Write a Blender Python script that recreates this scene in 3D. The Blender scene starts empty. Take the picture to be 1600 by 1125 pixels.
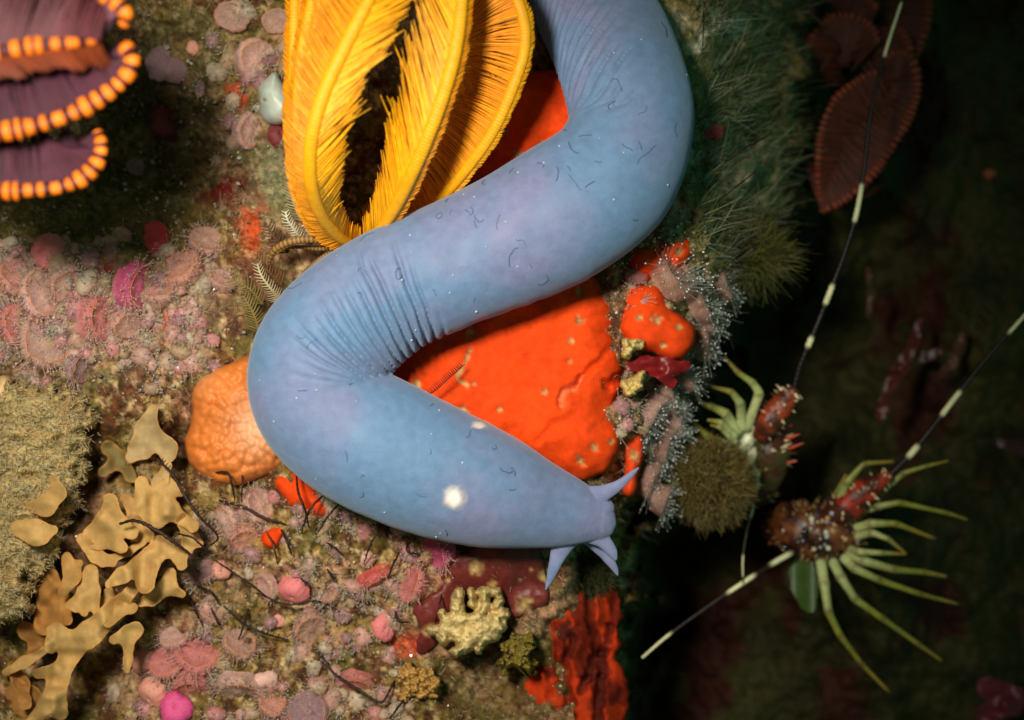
import bpy, math, random
import numpy as np

# ---------------------------------------------------------------- camera, light, exposure
S = 0.04            # metres per working unit (one unit = 100 photo pixels at z = 0)
D = 22.0            # camera height above the reef, working units
scene = bpy.context.scene
cam = bpy.data.cameras.new('camera')
camo = bpy.data.objects.new('camera', cam)
scene.collection.objects.link(camo)
camo.location = (0, 0, D * S)
cam.sensor_width = 36
cam.lens = 36 * D / 16
cam.clip_start = 0.01
cam.clip_end = 50
cam.dof.use_dof = True
cam.dof.focus_distance = (D - 1.0) * S
cam.dof.aperture_fstop = cam.lens / 1000 / (0.38 * S)
scene.camera = camo

world = bpy.data.worlds.new('World')
scene.world = world
world.use_nodes = True
wn = world.node_tree
bg = wn.nodes['Background']
wtc = wn.nodes.new('ShaderNodeTexCoord')
wsep = wn.nodes.new('ShaderNodeSeparateXYZ')
wmr = wn.nodes.new('ShaderNodeMapRange')
wmix = wn.nodes.new('ShaderNodeMix')
wmix.data_type = 'RGBA'
wmr.inputs['From Min'].default_value = -0.3
wmr.inputs['From Max'].default_value = 0.9
wn.links.new(wtc.outputs['Generated'], wsep.inputs[0])
wn.links.new(wsep.outputs['X'], wmr.inputs['Value'])
wn.links.new(wmr.outputs[0], wmix.inputs[0])
wmix.inputs[6].default_value = (0.080, 0.080, 0.056, 1)
wmix.inputs[7].default_value = (0.014, 0.150, 0.120, 1)
wn.links.new(wmix.outputs[2], bg.inputs['Color'])
bg.inputs['Strength'].default_value = 1.0

lamp = bpy.data.lights.new('camera_strobe', 'SPOT')     # the diver's strobe, up and left of the camera
lamp.energy = 36.0
lamp.color = (1.0, 0.955, 0.85)
lamp.spot_size = math.radians(62)
lamp.spot_blend = 1.0
lamp.shadow_soft_size = 1.5 * S
lampo = bpy.data.objects.new('camera_strobe', lamp)
scene.collection.objects.link(lampo)
LP = np.array([-4.6, 4.0, 19.5])
LT = np.array([-2.8, -0.7, 0.0])
lampo.location = LP * S
from mathutils import Vector, Matrix
lampo.rotation_euler = Vector(LT - LP).to_track_quat('-Z', 'Y').to_euler()

scene.view_settings.view_transform = 'Standard'
scene.view_settings.look = 'None'
scene.view_settings.exposure = 0
scene.view_settings.gamma = 1
scene.render.engine = 'CYCLES'
scene.cycles.max_bounces = 6
scene.cycles.transparent_max_bounces = 12
scene.cycles.use_denoising = True

rng = np.random.default_rng(7)
random.seed(7)
C = scene.collection

# ---------------------------------------------------------------- helpers
def lin(r, g, b):
    f = lambda c: (c / 255 / 12.92) if c / 255 < 0.04045 else ((c / 255 + 0.055) / 1.055) ** 2.4
    return np.array([f(r), f(g), f(b)])

def at(px, py, z):
    px, py, z = np.broadcast_arrays(np.asarray(px, float), np.asarray(py, float), np.asarray(z, float))
    k = (D - z) / D
    return np.stack([(px - 800) / 100 * k, (562.5 - py) / 100 * k, z], -1)

def ss(a, b, x):
    t = np.clip((x - a) / (b - a), 0, 1)
    return t * t * (3 - 2 * t)

def _h(ix, iy, s):
    v = np.sin(ix * 127.1 + iy * 311.7 + s * 74.7) * 43758.5453
    return v - np.floor(v)

def vn(x, y, s=0):
    ix, iy = np.floor(x), np.floor(y)
    fx, fy = x - ix, y - iy
    fx = fx * fx * fx * (fx * (fx * 6 - 15) + 10)
    fy = fy * fy * fy * (fy * (fy * 6 - 15) + 10)
    a = _h(ix, iy, s) * (1 - fx) + _h(ix + 1, iy, s) * fx
    b = _h(ix, iy + 1, s) * (1 - fx) + _h(ix + 1, iy + 1, s) * fx
    return a * (1 - fy) + b * fy

def fbm(x, y, s=0, o=4):
    t, a, n = 0, 1, 0
    x, y = np.asarray(x, float), np.asarray(y, float)
    for i in range(o):
        t = t + a * vn(x * 2 ** i + 17.3 * i, y * 2 ** i - 9.1 * i, s + i)
        n += a
        a *= 0.5
    return t / n

def voro(x, y, s=0):
    ix, iy = np.floor(x), np.floor(y)
    best = np.full(np.shape(x), 9.0)
    for dx in (-1, 0, 1):
        for dy in (-1, 0, 1):
            cx, cy = ix + dx, iy + dy
            jx, jy = cx + _h(cx, cy, s), cy + _h(cx, cy, s + 5)
            best = np.minimum(best, np.hypot(x - jx, y - jy))
    return best

def spline(pts, n):
    """Catmull-Rom through rows of any width."""
    p = np.asarray(pts, float)
    if len(p) == 2:
        t = np.linspace(0, 1, n)[:, None]
        return p[0] * (1 - t) + p[1] * t
    q = np.vstack([2 * p[0] - p[1], p, 2 * p[-1] - p[-2]])
    seg = np.linalg.norm(np.diff(p[:, :2], axis=0), axis=1) + 1e-6
    cum = np.concatenate([[0], np.cumsum(seg)])
    u = np.linspace(0, cum[-1], n)
    k = np.clip(np.searchsorted(cum, u, side='right') - 1, 0, len(p) - 2)
    t = ((u - cum[k]) / seg[k])[:, None]
    a, b, c, d = q[k], q[k + 1], q[k + 2], q[k + 3]
    return 0.5 * (2 * b + (c - a) * t + (2 * a - 5 * b + 4 * c - d) * t ** 2 + (3 * b - a - 3 * c + d) * t ** 3)

class B:
    """Collects shapes for one mesh."""
    def __init__(self):
        self.v, self.f, self.c, self.n = [], [], [], 0
    def add(self, V, F, col=None):
        V = np.asarray(V, float)
        self.v.append(V)
        F = np.asarray(F, int)
        self.f.extend((F + self.n).tolist())
        cc = np.ones((len(V), 3)) if col is None else np.broadcast_to(np.asarray(col, float), (len(V), 3))
        self.c.append(cc)
        self.n += len(V)
    def build(self, name, mat, parent=None, origin=None, smooth=True):
        return mk(name, np.vstack(self.v), self.f, mat, parent, origin, np.vstack(self.c), smooth)

ORG = {}
def mk(name, V, F, mat, parent=None, origin=None, col=None, smooth=True):
    V = np.asarray(V, float)
    if parent is not None:
        o = ORG[parent.name]
    else:
        o = np.array(origin if origin is not None else [V[:, 0].mean(), V[:, 1].mean(), V[:, 2].min()], float)
    me = bpy.data.meshes.new(name)
    me.from_pydata(((V - o) * S).tolist(), [], F if isinstance(F, list) else np.asarray(F).tolist())
    if smooth:
        me.polygons.foreach_set('use_smooth', np.ones(len(me.polygons), bool))
    if col is not None:
        ca = me.color_attributes.new('Col', 'FLOAT_COLOR', 'POINT')
        cc = np.ones((len(V), 4), np.float32)
        cc[:, :3] = col
        ca.data.foreach_set('color', cc.ravel())
    me.materials.append(mat)
    ob = bpy.data.objects.new(name, me)
    C.objects.link(ob)
    if parent is not None:
        ob.parent = parent
    else:
        ob.location = o * S
    ORG[ob.name] = o
    return ob

def tag(o, label=None, cat=None, group=None, kind=None):
    if label: o['label'] = label
    if cat: o['category'] = cat
    if group: o['group'] = group
    if kind: o['kind'] = kind
    return o

def thing(name, label, cat, o, group=None):
    e = bpy.data.objects.new(name, None)
    e.empty_display_size = 0.02
    C.objects.link(e)
    o = np.asarray(o, float)
    e.location = o * S
    ORG[e.name] = o
    return tag(e, label, cat, group)

def tube(P, R, sides=8, flat=1.0, up=(0, 0, 1), cap=True):
    """Sweep along P (units); R scalar or per point; flat squashes along the up direction."""
    P = np.asarray(P, float)
    n = len(P)
    R = np.broadcast_to(np.asarray(R, float), (n,))
    T = np.gradient(P, axis=0)
    T /= np.linalg.norm(T, axis=1)[:, None] + 1e-9
    u = np.broadcast_to(np.asarray(up, float), (n, 3))
    s = np.cross(u, T)
    bad = np.linalg.norm(s, axis=1) < 1e-3
    if bad.any():
        s[bad] = np.cross([0, 1, 0.01], T[bad])
    s /= np.linalg.norm(s, axis=1)[:, None]
    w = np.cross(T, s)
    th = np.linspace(0, 2 * np.pi, sides, endpoint=False)
    V = P[:, None] + R[:, None, None] * (np.cos(th)[None, :, None] * s[:, None] + flat * np.sin(th)[None, :, None] * w[:, None])
    V = V.reshape(-1, 3)
    i = np.arange(n - 1)[:, None] * sides
    j = np.arange(sides)[None]
    k = (j + 1) % sides
    F = np.stack([i + j, i + k, i + sides + k, i + sides + j], -1).reshape(-1, 4)
    F = F.tolist()
    if cap:
        F.append(list(range(sides))[::-1])
        F.append(list(range((n - 1) * sides, n * sides)))
    return V, F

class BF(B):
    def add(self, V, F, col=None):
        V = np.asarray(V, float)
        self.v.append(V)
        n = self.n
        self.f.extend([[a + n for a in f] for f in F])
        cc = np.ones((len(V), 3)) if col is None else np.broadcast_to(np.asarray(col, float), (len(V), 3))
        self.c.append(cc)
        self.n += len(V)

def ball(c, r, nu=8, nv=6):
    V, F = [], []
    for i in range(nv + 1):
        ph = math.pi * i / nv
        for j in range(nu):
            t = 2 * math.pi * j / nu
            V.append((math.sin(ph) * math.cos(t), math.sin(ph) * math.sin(t), math.cos(ph)))
    for i in range(nv):
        for j in range(nu):
            k = (j + 1) % nu
            F.append([i * nu + j, (i + 1) * nu + j, (i + 1) * nu + k, i * nu + k])
    return np.array(V) * np.asarray(r, float) + np.asarray(c, float), F

def cone(a, b, r, sides=6):
    P = np.array([a, (np.asarray(a) * .6 + np.asarray(b) * .4), b], float)
    return tube(P, [r, r * .55, r * .06], sides, cap=False)

# ---------------------------------------------------------------- materials
MATS = {}
def M(name, col=(1, 1, 1), attr=False, objcol=False, rough=.5, var=.25, vs=6, bump=.2, bs=25, sss=0., alpha=1., spec=.4,
      tint=None, tvs=1.2, tamt=.5, coat=0., alpha_attr=False, pores=0., sheen=0., rvar=0., pscale=11):
    if name in MATS: return MATS[name]
    m = bpy.data.materials.new(name)
    m.use_nodes = True
    t = m.node_tree
    N, L = t.nodes, t.links
    b = N['Principled BSDF']
    tc = N.new('ShaderNodeTexCoord')
    sc = N.new('ShaderNodeVectorMath'); sc.operation = 'SCALE'; sc.inputs['Scale'].default_value = 1 / S
    L.new(tc.outputs['Object'], sc.inputs[0])
    def noise(scale, det=5, dist=0):
        n = N.new('ShaderNodeTexNoise')
        n.inputs['Scale'].default_value = scale
        n.inputs['Detail'].default_value = det
        n.inputs['Distortion'].default_value = dist
        L.new(sc.outputs[0], n.inputs['Vector'])
        return n
    if attr:
        a = N.new('ShaderNodeAttribute'); a.attribute_name = 'Col'; src = a.outputs['Color']
    elif objcol:
        a = N.new('ShaderNodeObjectInfo'); src = a.outputs['Color']
    else:
        a = N.new('ShaderNodeRGB'); a.outputs[0].default_value = (*col, 1); src = a.outputs[0]
    if tint is not None:
        n = noise(tvs, 4, .6)
        mr = N.new('ShaderNodeMapRange'); mr.inputs['From Min'].default_value = .40; mr.inputs['From Max'].default_value = .66
        mr.inputs['To Max'].default_value = tamt
        L.new(n.outputs['Fac'], mr.inputs['Value'])
        mx = N.new('ShaderNodeMix'); mx.data_type = 'RGBA'
        L.new(mr.outputs[0], mx.inputs[0]); L.new(src, mx.inputs[6]); mx.inputs[7].default_value = (*tint, 1)
        src = mx.outputs[2]
    if var > 0:
        n = noise(vs, 6)
        mr = N.new('ShaderNodeMapRange')
        mr.inputs['From Min'].default_value = .28; mr.inputs['From Max'].default_value = .72
        mr.inputs['To Min'].default_value = 1 - var; mr.inputs['To Max'].default_value = 1 + var
        L.new(n.outputs['Fac'], mr.inputs['Value'])
        mx = N.new('ShaderNodeVectorMath'); mx.operation = 'SCALE'
        L.new(src, mx.inputs[0]); L.new(mr.outputs[0], mx.inputs['Scale'])
        src = mx.outputs[0]
    L.new(src, b.inputs['Base Color'])
    b.inputs['Roughness'].default_value = rough
    b.inputs['Specular IOR Level'].default_value = spec
    b.inputs['Coat Weight'].default_value = coat
    b.inputs['Coat Roughness'].default_value = .2
    if sheen > 0:
        b.inputs['Sheen Weight'].default_value = sheen
        b.inputs['Sheen Roughness'].default_value = .5
        b.inputs['Sheen Tint'].default_value = (.75, .9, 1, 1)
    if rvar > 0:
        n = noise(3.5, 5)
        mr = N.new('ShaderNodeMapRange'); mr.inputs['From Min'].default_value = .35; mr.inputs['From Max'].default_value = .65
        mr.inputs['To Min'].default_value = rough - rvar; mr.inputs['To Max'].default_value = rough + rvar
        L.new(n.outputs['Fac'], mr.inputs['Value']); L.new(mr.outputs[0], b.inputs['Roughness'])
    if sss > 0:
        b.inputs['Subsurface Weight'].default_value = sss
        b.inputs['Subsurface Radius'].default_value = (1, .7, .6)
        b.inputs['Subsurface Scale'].default_value = .12 * S
    if alpha < 1: b.inputs['Alpha'].default_value = alpha
    if alpha_attr:
        aa = N.new('ShaderNodeAttribute'); aa.attribute_name = 'Fade'
        L.new(aa.outputs['Fac'], b.inputs['Alpha'])
    if bump > 0:
        n = noise(bs, 6)
        bp = N.new('ShaderNodeBump'); bp.inputs['Strength'].default_value = bump; bp.inputs['Distance'].default_value = .03 * S
        L.new(n.outputs['Fac'], bp.inputs['Height'])
        last = bp
        if pores > 0:
            v = N.new('ShaderNodeTexVoronoi'); v.inputs['Scale'].default_value = pscale
            L.new(sc.outputs[0], v.inputs['Vector'])
            mr = N.new('ShaderNodeMapRange'); mr.inputs['From Min'].default_value = .06; mr.inputs['From Max'].default_value = .16
            L.new(v.outputs['Distance'], mr.inputs['Value'])
            b2 = N.new('ShaderNodeBump'); b2.inputs['Strength'].default_value = pores; b2.inputs['Distance'].default_value = .03 * S
            L.new(mr.outputs[0], b2.inputs['Height']); L.new(bp.outputs[0], b2.inputs['Normal'])
            last = b2
        L.new(last.outputs[0], b.inputs['Normal'])
    MATS[name] = m
    return m

# ---------------------------------------------------------------- the reef surface
EY = np.array([-900, -200, 0, 200, 350, 430, 520, 620, 700, 780, 860, 950, 1125, 1400, 2200], float)
EX = np.array([1260, 1240, 1245, 1235, 1205, 1160, 1105, 1075, 1030, 1005, 985, 978, 965, 930, 900], float)

def G0(px, py):
    """Broad height of the reef, working units, over apparent photo pixels."""
    px, py = np.asarray(px, float), np.asarray(py, float)
    ed = np.interp(py, EY, EX) + 60 * (fbm(px / 55, py / 55, 3, 4) - .5) * 2
    d = px - ed
    z = 0.55 * (fbm(px / 170, py / 170, 11, 3) - .5) * 2 - .25
    z = z - 1.5 * ss(-170, 15, d) ** 2
    z = z - 1.6 * ss(1040, 1260, px) * ss(520, 300, py)
    g = lambda x, y, a, b: np.exp(-((px - x) / a) ** 2 - ((py - y) / b) ** 2)
    z = z - 1.5 * g(240, 230, 130, 110) - 1.0 * g(160, 40, 120, 120) - .8 * g(40, 320, 200, 60)
    z = z - .9 * g(150, 735, 35, 45) - 1.2 * g(60, 990, 60, 70) - 1.1 * g(140, 1080, 70, 50) - .9 * g(280, 700, 20, 40)
    z = z - .75 * g(170, 880, 120, 140) - .5 * g(430, 560, 60, 60) + .35 * g(60, 500, 120, 90)
    z = z - .6 * g(800, 1080, 90, 60) - .3 * g(830, 930, 90, 60)
    deep = -7.2 + 1.6 * (fbm(px / 260, py / 260, 21, 4) - .5) * 2 + .5 * (fbm(px / 60, py / 60, 25, 4) - .5) * 2
    deep = deep + 2.2 * np.exp(-((px - 1400) / 190) ** 2 - ((py - 900) / 170) ** 2) - 2.0 * ss(230, 0, d) * ss(700, 860, py)
    k = ss(-8, 75, d)
    return z * (1 - k) + deep * k

def G(px, py, fine=True):
    px, py = np.asarray(px, float), np.asarray(py, float)
    z = G0(px, py)
    if fine:
        z = z + .36 * (fbm(px / 46, py / 46, 31, 3) - .5) + .22 * (fbm(px / 15, py / 15, 37, 3) - .5) + .07 * (fbm(px / 6, py / 6, 39, 2) - .5)
        z = z + .10 * np.clip(.42 - voro(px / 13, py / 13, 4), 0, 1) * ss(.45, .6, fbm(px / 70, py / 70, 41, 2))
    return z

PAL = [lin(156, 122, 66), lin(122, 98, 44), lin(176, 132, 100), lin(98, 52, 32), lin(190, 162, 114), lin(90, 84, 36)]
def reef_colour(px, py):
    c = np.broadcast_to(PAL[0], px.shape + (3,)).copy()
    def over(col, m):
        nonlocal c
        m = np.clip(m, 0, 1)[..., None]
        c = c * (1 - m) + np.asarray(col) * m
    over(PAL[1], ss(.42, .6, fbm(px / 60, py / 60, 51, 4)) * .9)
    over(PAL[2], ss(.5, .62, fbm(px / 75, py / 75, 53, 4)) * .85)
    over(PAL[5], ss(.52, .64, fbm(px / 40, py / 40, 55, 4)) * .8)
    over(PAL[3], ss(.56, .66, fbm(px / 28, py / 28, 57, 4)) * .85)
    over(PAL[4], ss(.60, .70, fbm(px / 12, py / 12, 59, 3)) * .8)
    over(lin(60, 40, 22), ss(.58, .68, fbm(px / 9, py / 9, 60, 3)) * .8)
    g = lambda x, y, a, b: np.exp(-(((px - x) / a) ** 2 + ((py - y) / b) ** 2) ** 1.5)
    n = fbm(px / 35, py / 35, 61, 4)
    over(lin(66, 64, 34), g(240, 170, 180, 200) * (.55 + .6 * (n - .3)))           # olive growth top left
    over(lin(92, 86, 40), g(80, 350, 190, 60) * .7)
    over(lin(176, 140, 120), g(110, 490, 190, 80) * (.3 + n))                      # pinkish crust
    over(lin(180, 66, 30), g(380, 130, 30, 40) * ss(.45, .55, n))                  # orange crust
    over(lin(190, 70, 26), g(398, 350, 24, 50) * ss(.4, .5, n))
    over(lin(190, 90, 40), g(255, 512, 18, 26) * ss(.35, .5, n))
    over(lin(110, 26, 20), g(345, 290, 40, 30) * ss(.4, .55, n))
    over(lin(120, 24, 20), g(165, 425, 18, 20) * .9)
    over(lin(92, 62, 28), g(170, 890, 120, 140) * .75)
    over(lin(120, 128, 92), g(425, 280, 30, 70) * .6)
    over(lin(110, 40, 34), g(760, 900, 120, 55) * .5)
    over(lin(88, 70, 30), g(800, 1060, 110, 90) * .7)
    over(lin(210, 84, 50), g(640, 1010, 30, 22) * ss(.42, .55, n) * .8)
    over(lin(112, 118, 78), g(1160, 140, 120, 260) * .8)
    over(lin(196, 192, 166), g(1110, 60, 60, 80) * ss(.45, .6, n) * .8)
    over(lin(170, 158, 132), g(1110, 290, 90, 100) * ss(.4, .6, n) * .8)
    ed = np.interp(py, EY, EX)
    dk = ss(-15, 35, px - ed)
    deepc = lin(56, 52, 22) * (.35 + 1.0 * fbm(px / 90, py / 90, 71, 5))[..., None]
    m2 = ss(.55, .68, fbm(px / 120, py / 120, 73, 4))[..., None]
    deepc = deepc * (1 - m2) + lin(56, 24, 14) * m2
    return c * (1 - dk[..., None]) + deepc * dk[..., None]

ax = np.concatenate([np.arange(-1500, -70, 45), np.arange(-70, 1670, 3.2), np.arange(1670, 3100, 45)])
ay = np.concatenate([np.arange(-1100, -70, 45), np.arange(-70, 1195, 3.2), np.arange(1195, 2200, 45)])
gx, gy = np.meshgrid(ax, ay)
gz = G(gx, gy)
gv = at(gx, gy, gz).reshape(-1, 3)
nx, ny = len(ax), len(ay)
ii = (np.arange(ny - 1)[:, None] * nx + np.arange(nx - 1)[None]).ravel()
gf = np.stack([ii, ii + nx, ii + nx + 1, ii + 1], -1)
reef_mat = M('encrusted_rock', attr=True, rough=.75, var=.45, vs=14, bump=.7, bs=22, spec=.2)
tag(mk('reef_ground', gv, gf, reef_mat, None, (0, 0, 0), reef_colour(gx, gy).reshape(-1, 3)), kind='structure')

# ---------------------------------------------------------------- hagfish
# px, py, z of the axis, radius in px
HF = [(660, -230, -3.0, 66), (745, -150, -2.2, 74), (828, -85, -1.4, 81), (895, -25, -.6, 87), (944, 45, .25, 94), (978, 135, 1.0, 98), (984, 205, 1.2, 98),
      (950, 279, 1.25, 106), (868, 338, 1.25, 110), (775, 384, 1.25, 103), (690, 420, 1.25, 99), (610, 458, 1.25, 101), (545, 505, 1.25, 106),
      (503, 560, 1.22, 109), (500, 618, 1.2, 107), (542, 668, 1.2, 108), (612, 706, 1.2, 109), (692, 740, 1.15, 103), (772, 767, 1.05, 91), (840, 788, .98, 71),
      (890, 800, .95, 55), (922, 806, .92, 42), (945, 808, .9, 30), (957, 807, .9, 16), (962, 806, .9, 4)]
NS, NT = 900, 112
hs = spline(HF, NS)
HP = at(hs[:, 0], hs[:, 1], hs[:, 2])
HR = hs[:, 3] / 100 * (D - hs[:, 2]) / D
HR[-14:] = HR[-15] * np.sqrt(np.clip(1 - (np.arange(1, 15) / 14.0) ** 2, 0.0004, 1))
HT = np.gradient(HP, axis=0); HT /= np.linalg.norm(HT, axis=1)[:, None]
HSd = np.cross([0, 0, 1], HT); HSd /= np.linalg.norm(HSd, axis=1)[:, None]
HU = np.cross(HT, HSd)
cum = np.concatenate([[0], np.cumsum(np.linalg.norm(np.diff(HP, axis=0), axis=1))])
def s_near(px, py):
    return int(np.argmin((hs[:, 0] - px) ** 2 + (hs[:, 1] - py) ** 2))
th = np.linspace(0, 2 * np.pi, NT, endpoint=False)
TH, CU = np.meshgrid(th, cum)
# wrinkles: raised rings packed on the inside of the two bends; theta 0 = left of travel, pi/2 = towards the camera
def wrinkle(sa, sb, side, lam, amp, shear, seed, spread):
    a0, a1 = cum[sa], cum[sb]
    u = (CU - a0) / (a1 - a0)
    env = ss(-.02, .12, u) * ss(1.03, .80, u)
    ang = np.abs((TH - side + np.pi) % (2 * np.pi) - np.pi)
    reach = spread * (.62 + .5 * vn(CU / lam * .9, CU * 0, seed))
    env = env * ss(reach, reach * .45, ang)
    ph = (CU + shear * ang + .06 * lam * (fbm(CU * 2, TH * 2, seed, 2) - .5) * 6) / lam
    w = .5 + .5 * np.cos(2 * np.pi * ph)
    w = 1 - (1 - w) ** 3
    m = .55 + .7 * vn(np.floor(ph + .5), CU * 0 + 3, seed + 9)
    return amp * (w - 1) * env * m
wr = wrinkle(s_near(668, 432), s_near(500, 600), 0, .165, .125, .12, 3, 2.7)
wr = wr + wrinkle(s_near(655, 436), s_near(500, 590), 0, .085, .026, .2, 13, 1.9)
wr = wr + wrinkle(s_near(895, -25), s_near(985, 215), np.pi, .20, .13, .62, 5, 2.2)
wr = wr + .014 * (fbm(CU * 1.4, np.cos(TH) * 1.5 + 5, 8, 3) - .5) * 2
# tiny puckers along the lower edges that touch the sponge
low = np.exp(-((np.sin(TH) - .05) / .3) ** 2) * (np.cos(TH) > 0)
wr = wr + .02 * low * (fbm(CU * 6, TH * 1.5, 18, 2) - .5) * 2 * ss(cum[s_near(900, 320)], cum[s_near(860, 345)], CU) * ss(cum[s_near(560, 490)], cum[s_near(600, 460)], CU)
RR = HR[:, None] + wr * np.clip(HR[:, None] / .9, 0, 1)
flat = np.where(np.sin(TH) < 0, .86, .95)
headw = ss(cum[s_near(800, 776)], cum[s_near(930, 806)], CU)
flat = flat * (1 - .25 * headw)
HV = HP[:, None] + RR[..., None] * (np.cos(TH)[..., None] * HSd[:, None] + (flat * np.sin(TH))[..., None] * HU[:, None])
i0 = np.arange(NS - 1)[:, None] * NT; j0 = np.arange(NT)[None]; k0 = (j0 + 1) % NT
HFc = np.stack([i0 + j0, i0 + k0, i0 + NT + k0, i0 + NT + j0], -1).reshape(-1, 4)
hfaces = HFc.tolist() + [list(range(NT))[::-1], list(range((NS - 1) * NT, NS * NT))]
skin = M('hagfish_skin', lin(103, 134, 168), rough=.6, var=.11, vs=7, bump=.22, bs=26, sss=.2, spec=.25, sheen=.25, rvar=.14, pores=.03, pscale=24,
         tint=lin(130, 128, 162), tvs=.55, tamt=.8)
hag = thing('hagfish', 'long blue-grey hagfish lying in a thick S bend over the orange sponge', 'hagfish', at(700, 600, 0))
bodyb = BF()
bodyb.add(HV.reshape(-1, 3), hfaces)

def hpoint(s, t, off=0.):
    s = float(np.clip(s, 0, NS - 1.01)); i = int(s); f = s - i
    g = (t / (2 * np.pi) * NT) % NT; j = int(g); h = g - j; k = (j + 1) % NT
    v = (HV[i, j] * (1 - h) + HV[i, k] * h) * (1 - f) + (HV[i + 1, j] * (1 - h) + HV[i + 1, k] * h) * f
    n = v - HP[i]; n = n / (np.linalg.norm(n) + 1e-9)
    return v + n * off
# barbels
def barbel(pts, flat=.55):
    p = spline(pts, 40)
    V, F = tube(at(p[:, 0], p[:, 1], p[:, 2]), p[:, 3] / 100 * (1 + .05 * (fbm(np.arange(40) / 5, np.zeros(40), len(pts), 2) - .5)), 20, flat)
    bodyb.add(V, F)
barbel([(880, 800, .88, 40), (906, 789, .95, 29), (926, 778, 1.0, 19.5), (944, 770, 1.05, 13), (962, 761, 1.1, 9), (978, 749, 1.13, 6.5), (990, 738, 1.14, 4.2), (999, 730, 1.15, 1.6)])
barbel([(890, 815, .85, 34), (918, 828, .88, 21), (938, 841, .90, 13.5), (950, 853, .92, 10), (958, 864, .93, 7.5), (963, 876, .93, 2.5)])
barbel([(890, 818, .66, 30), (918, 836, .60, 16), (938, 857, .56, 10.5), (952, 875, .55, 8), (961, 889, .55, 5.5), (966, 900, .55, 1.6)])
barbel([(892, 808, .80, 40), (886, 832, .84, 28), (879, 850, .87, 18), (872, 868, .88, 12.5), (866, 885, .9, 9.5), (859, 905, .9, 6), (852, 923, .9, 1.6)])
# lobed snout
for (x, y, z, rx, ry, rz) in ((940, 794, .95, 20, 15, 17), (938, 815, .92, 21, 19, 19), (927, 828, .84, 20, 13, 15), (950, 800, .90, 11, 9, 11), (920, 800, .95, 30, 30, 24)):
    V, F = ball(at(x, y, z), (rx / 100, ry / 100, rz / 100), 24, 16)
    bodyb.add(V, F)
body = bodyb.build('body', skin, hag)
rm = body.modifiers.new('skin_join', 'REMESH')
rm.mode = 'VOXEL'; rm.voxel_size = .0155 * S; rm.use_smooth_shade = True
sm_ = body.modifiers.new('skin_soften', 'SMOOTH')
sm_.factor = .5; sm_.iterations = 9
# pale eye patches: thin lens on the skin with a soft rim
eye_mat = M('eye_patch', lin(250, 236, 226), rough=.45, var=.05, bump=0, alpha_attr=True, spec=.3)
def eye(px, py, ru, rv):
    d = np.hypot(HV[..., 0] - 0, 0) * 0
    # nearest top-surface vertex seen at that pixel
    k = (D - HV[..., 2]) / D
    X = HV[..., 0] / k * 100 + 800; Y = 562.5 - HV[..., 1] / k * 100
    cost = (X - px) ** 2 + (Y - py) ** 2 + np.where(np.sin(TH) < 0, 1e6, 0)
    i, j = np.unravel_index(np.argmin(cost), cost.shape)
    n = 17
    V, fade = [], []
    for a in range(n):
        for b in range(n):
            x, y = px + (a / (n - 1) * 2 - 1) * ru, py + (b / (n - 1) * 2 - 1) * rv
            cc = (X - x) ** 2 + (Y - y) ** 2 + np.where(np.sin(TH) < -.05, 1e6, 0)
            idx = np.argpartition(cc.ravel(), 4)[:4]
            w = 1 / (cc.ravel()[idx] + .5); w /= w.sum()
            zz = (HV.reshape(-1, 3)[idx, 2] * w).sum()
            rad = math.hypot(a / (n - 1) * 2 - 1, b / (n - 1) * 2 - 1)
            rad += .4 * (fbm(a / 4, b / 4, 5, 2) - .5)
            V.append(at(x, y, zz + .012))
            fade.append(float(ss(1.05, .2, rad)))
    F = [[a * n + b, (a + 1) * n + b, (a + 1) * n + b + 1, a * n + b + 1] for a in range(n - 1) for b in range(n - 1)]
    F = [f[::-1] for f in F]
    o = mk('eye_patch', np.array(V), F, eye_mat, hag)
    at_ = o.data.attributes.new('Fade', 'FLOAT', 'POINT')
    at_.data.foreach_set('value', fade)
eye(710, 778, 22, 21)
eye(750, 664, 17, 8)
# fine dark threads of debris stuck to the slime
fb = BF()
for q in range(75):
    i = int(rng.integers(120, NS - 90)); t = rng.uniform(.35, np.pi - .35)
    if s_near(660, 436) < i < s_near(510, 560) and t < 1.6: continue
    a = rng.uniform(0, 6.28); pts = []
    step = rng.uniform(.016, .032); n = int(rng.integers(5, 14)); bend = rng.normal(0, .22)
    ci, ct = float(i), t
    for w in range(n):
        pts.append(hpoint(ci, ct, .006))
        a += bend + rng.normal(0, .28)
        ds = cum[-1] / NS
        ci += math.cos(a) * step / ds; ct += math.sin(a) * step / max(HR[int(np.clip(ci, 0, NS - 1))], .2)
        ct = float(np.clip(ct, .25, np.pi - .25))
    pts = np.array(pts)
    pp = spline(pts, n * 3)
    V, F = tube(pp, rng.uniform(.003, .0068), 5)
    fb.add(V, F)
fo = fb.build('clinging_filaments', M('filament_dark', lin(72, 92, 120), rough=.7, var=.2, bump=0), hag)
fo['kind'] = 'stuff'
gb = BF()
for q in range(46):
    p = hpoint(rng.integers(120, NS - 90), rng.uniform(.4, 2.7), .004)
    V, F = ball(p, rng.uniform(.008, .02), 6, 4); gb.add(V, F)
go = gb.build('clinging_specks', M('speck_pale', lin(190, 200, 214), rough=.5, var=.1, bump=0), hag)
go['kind'] = 'stuff'

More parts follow.
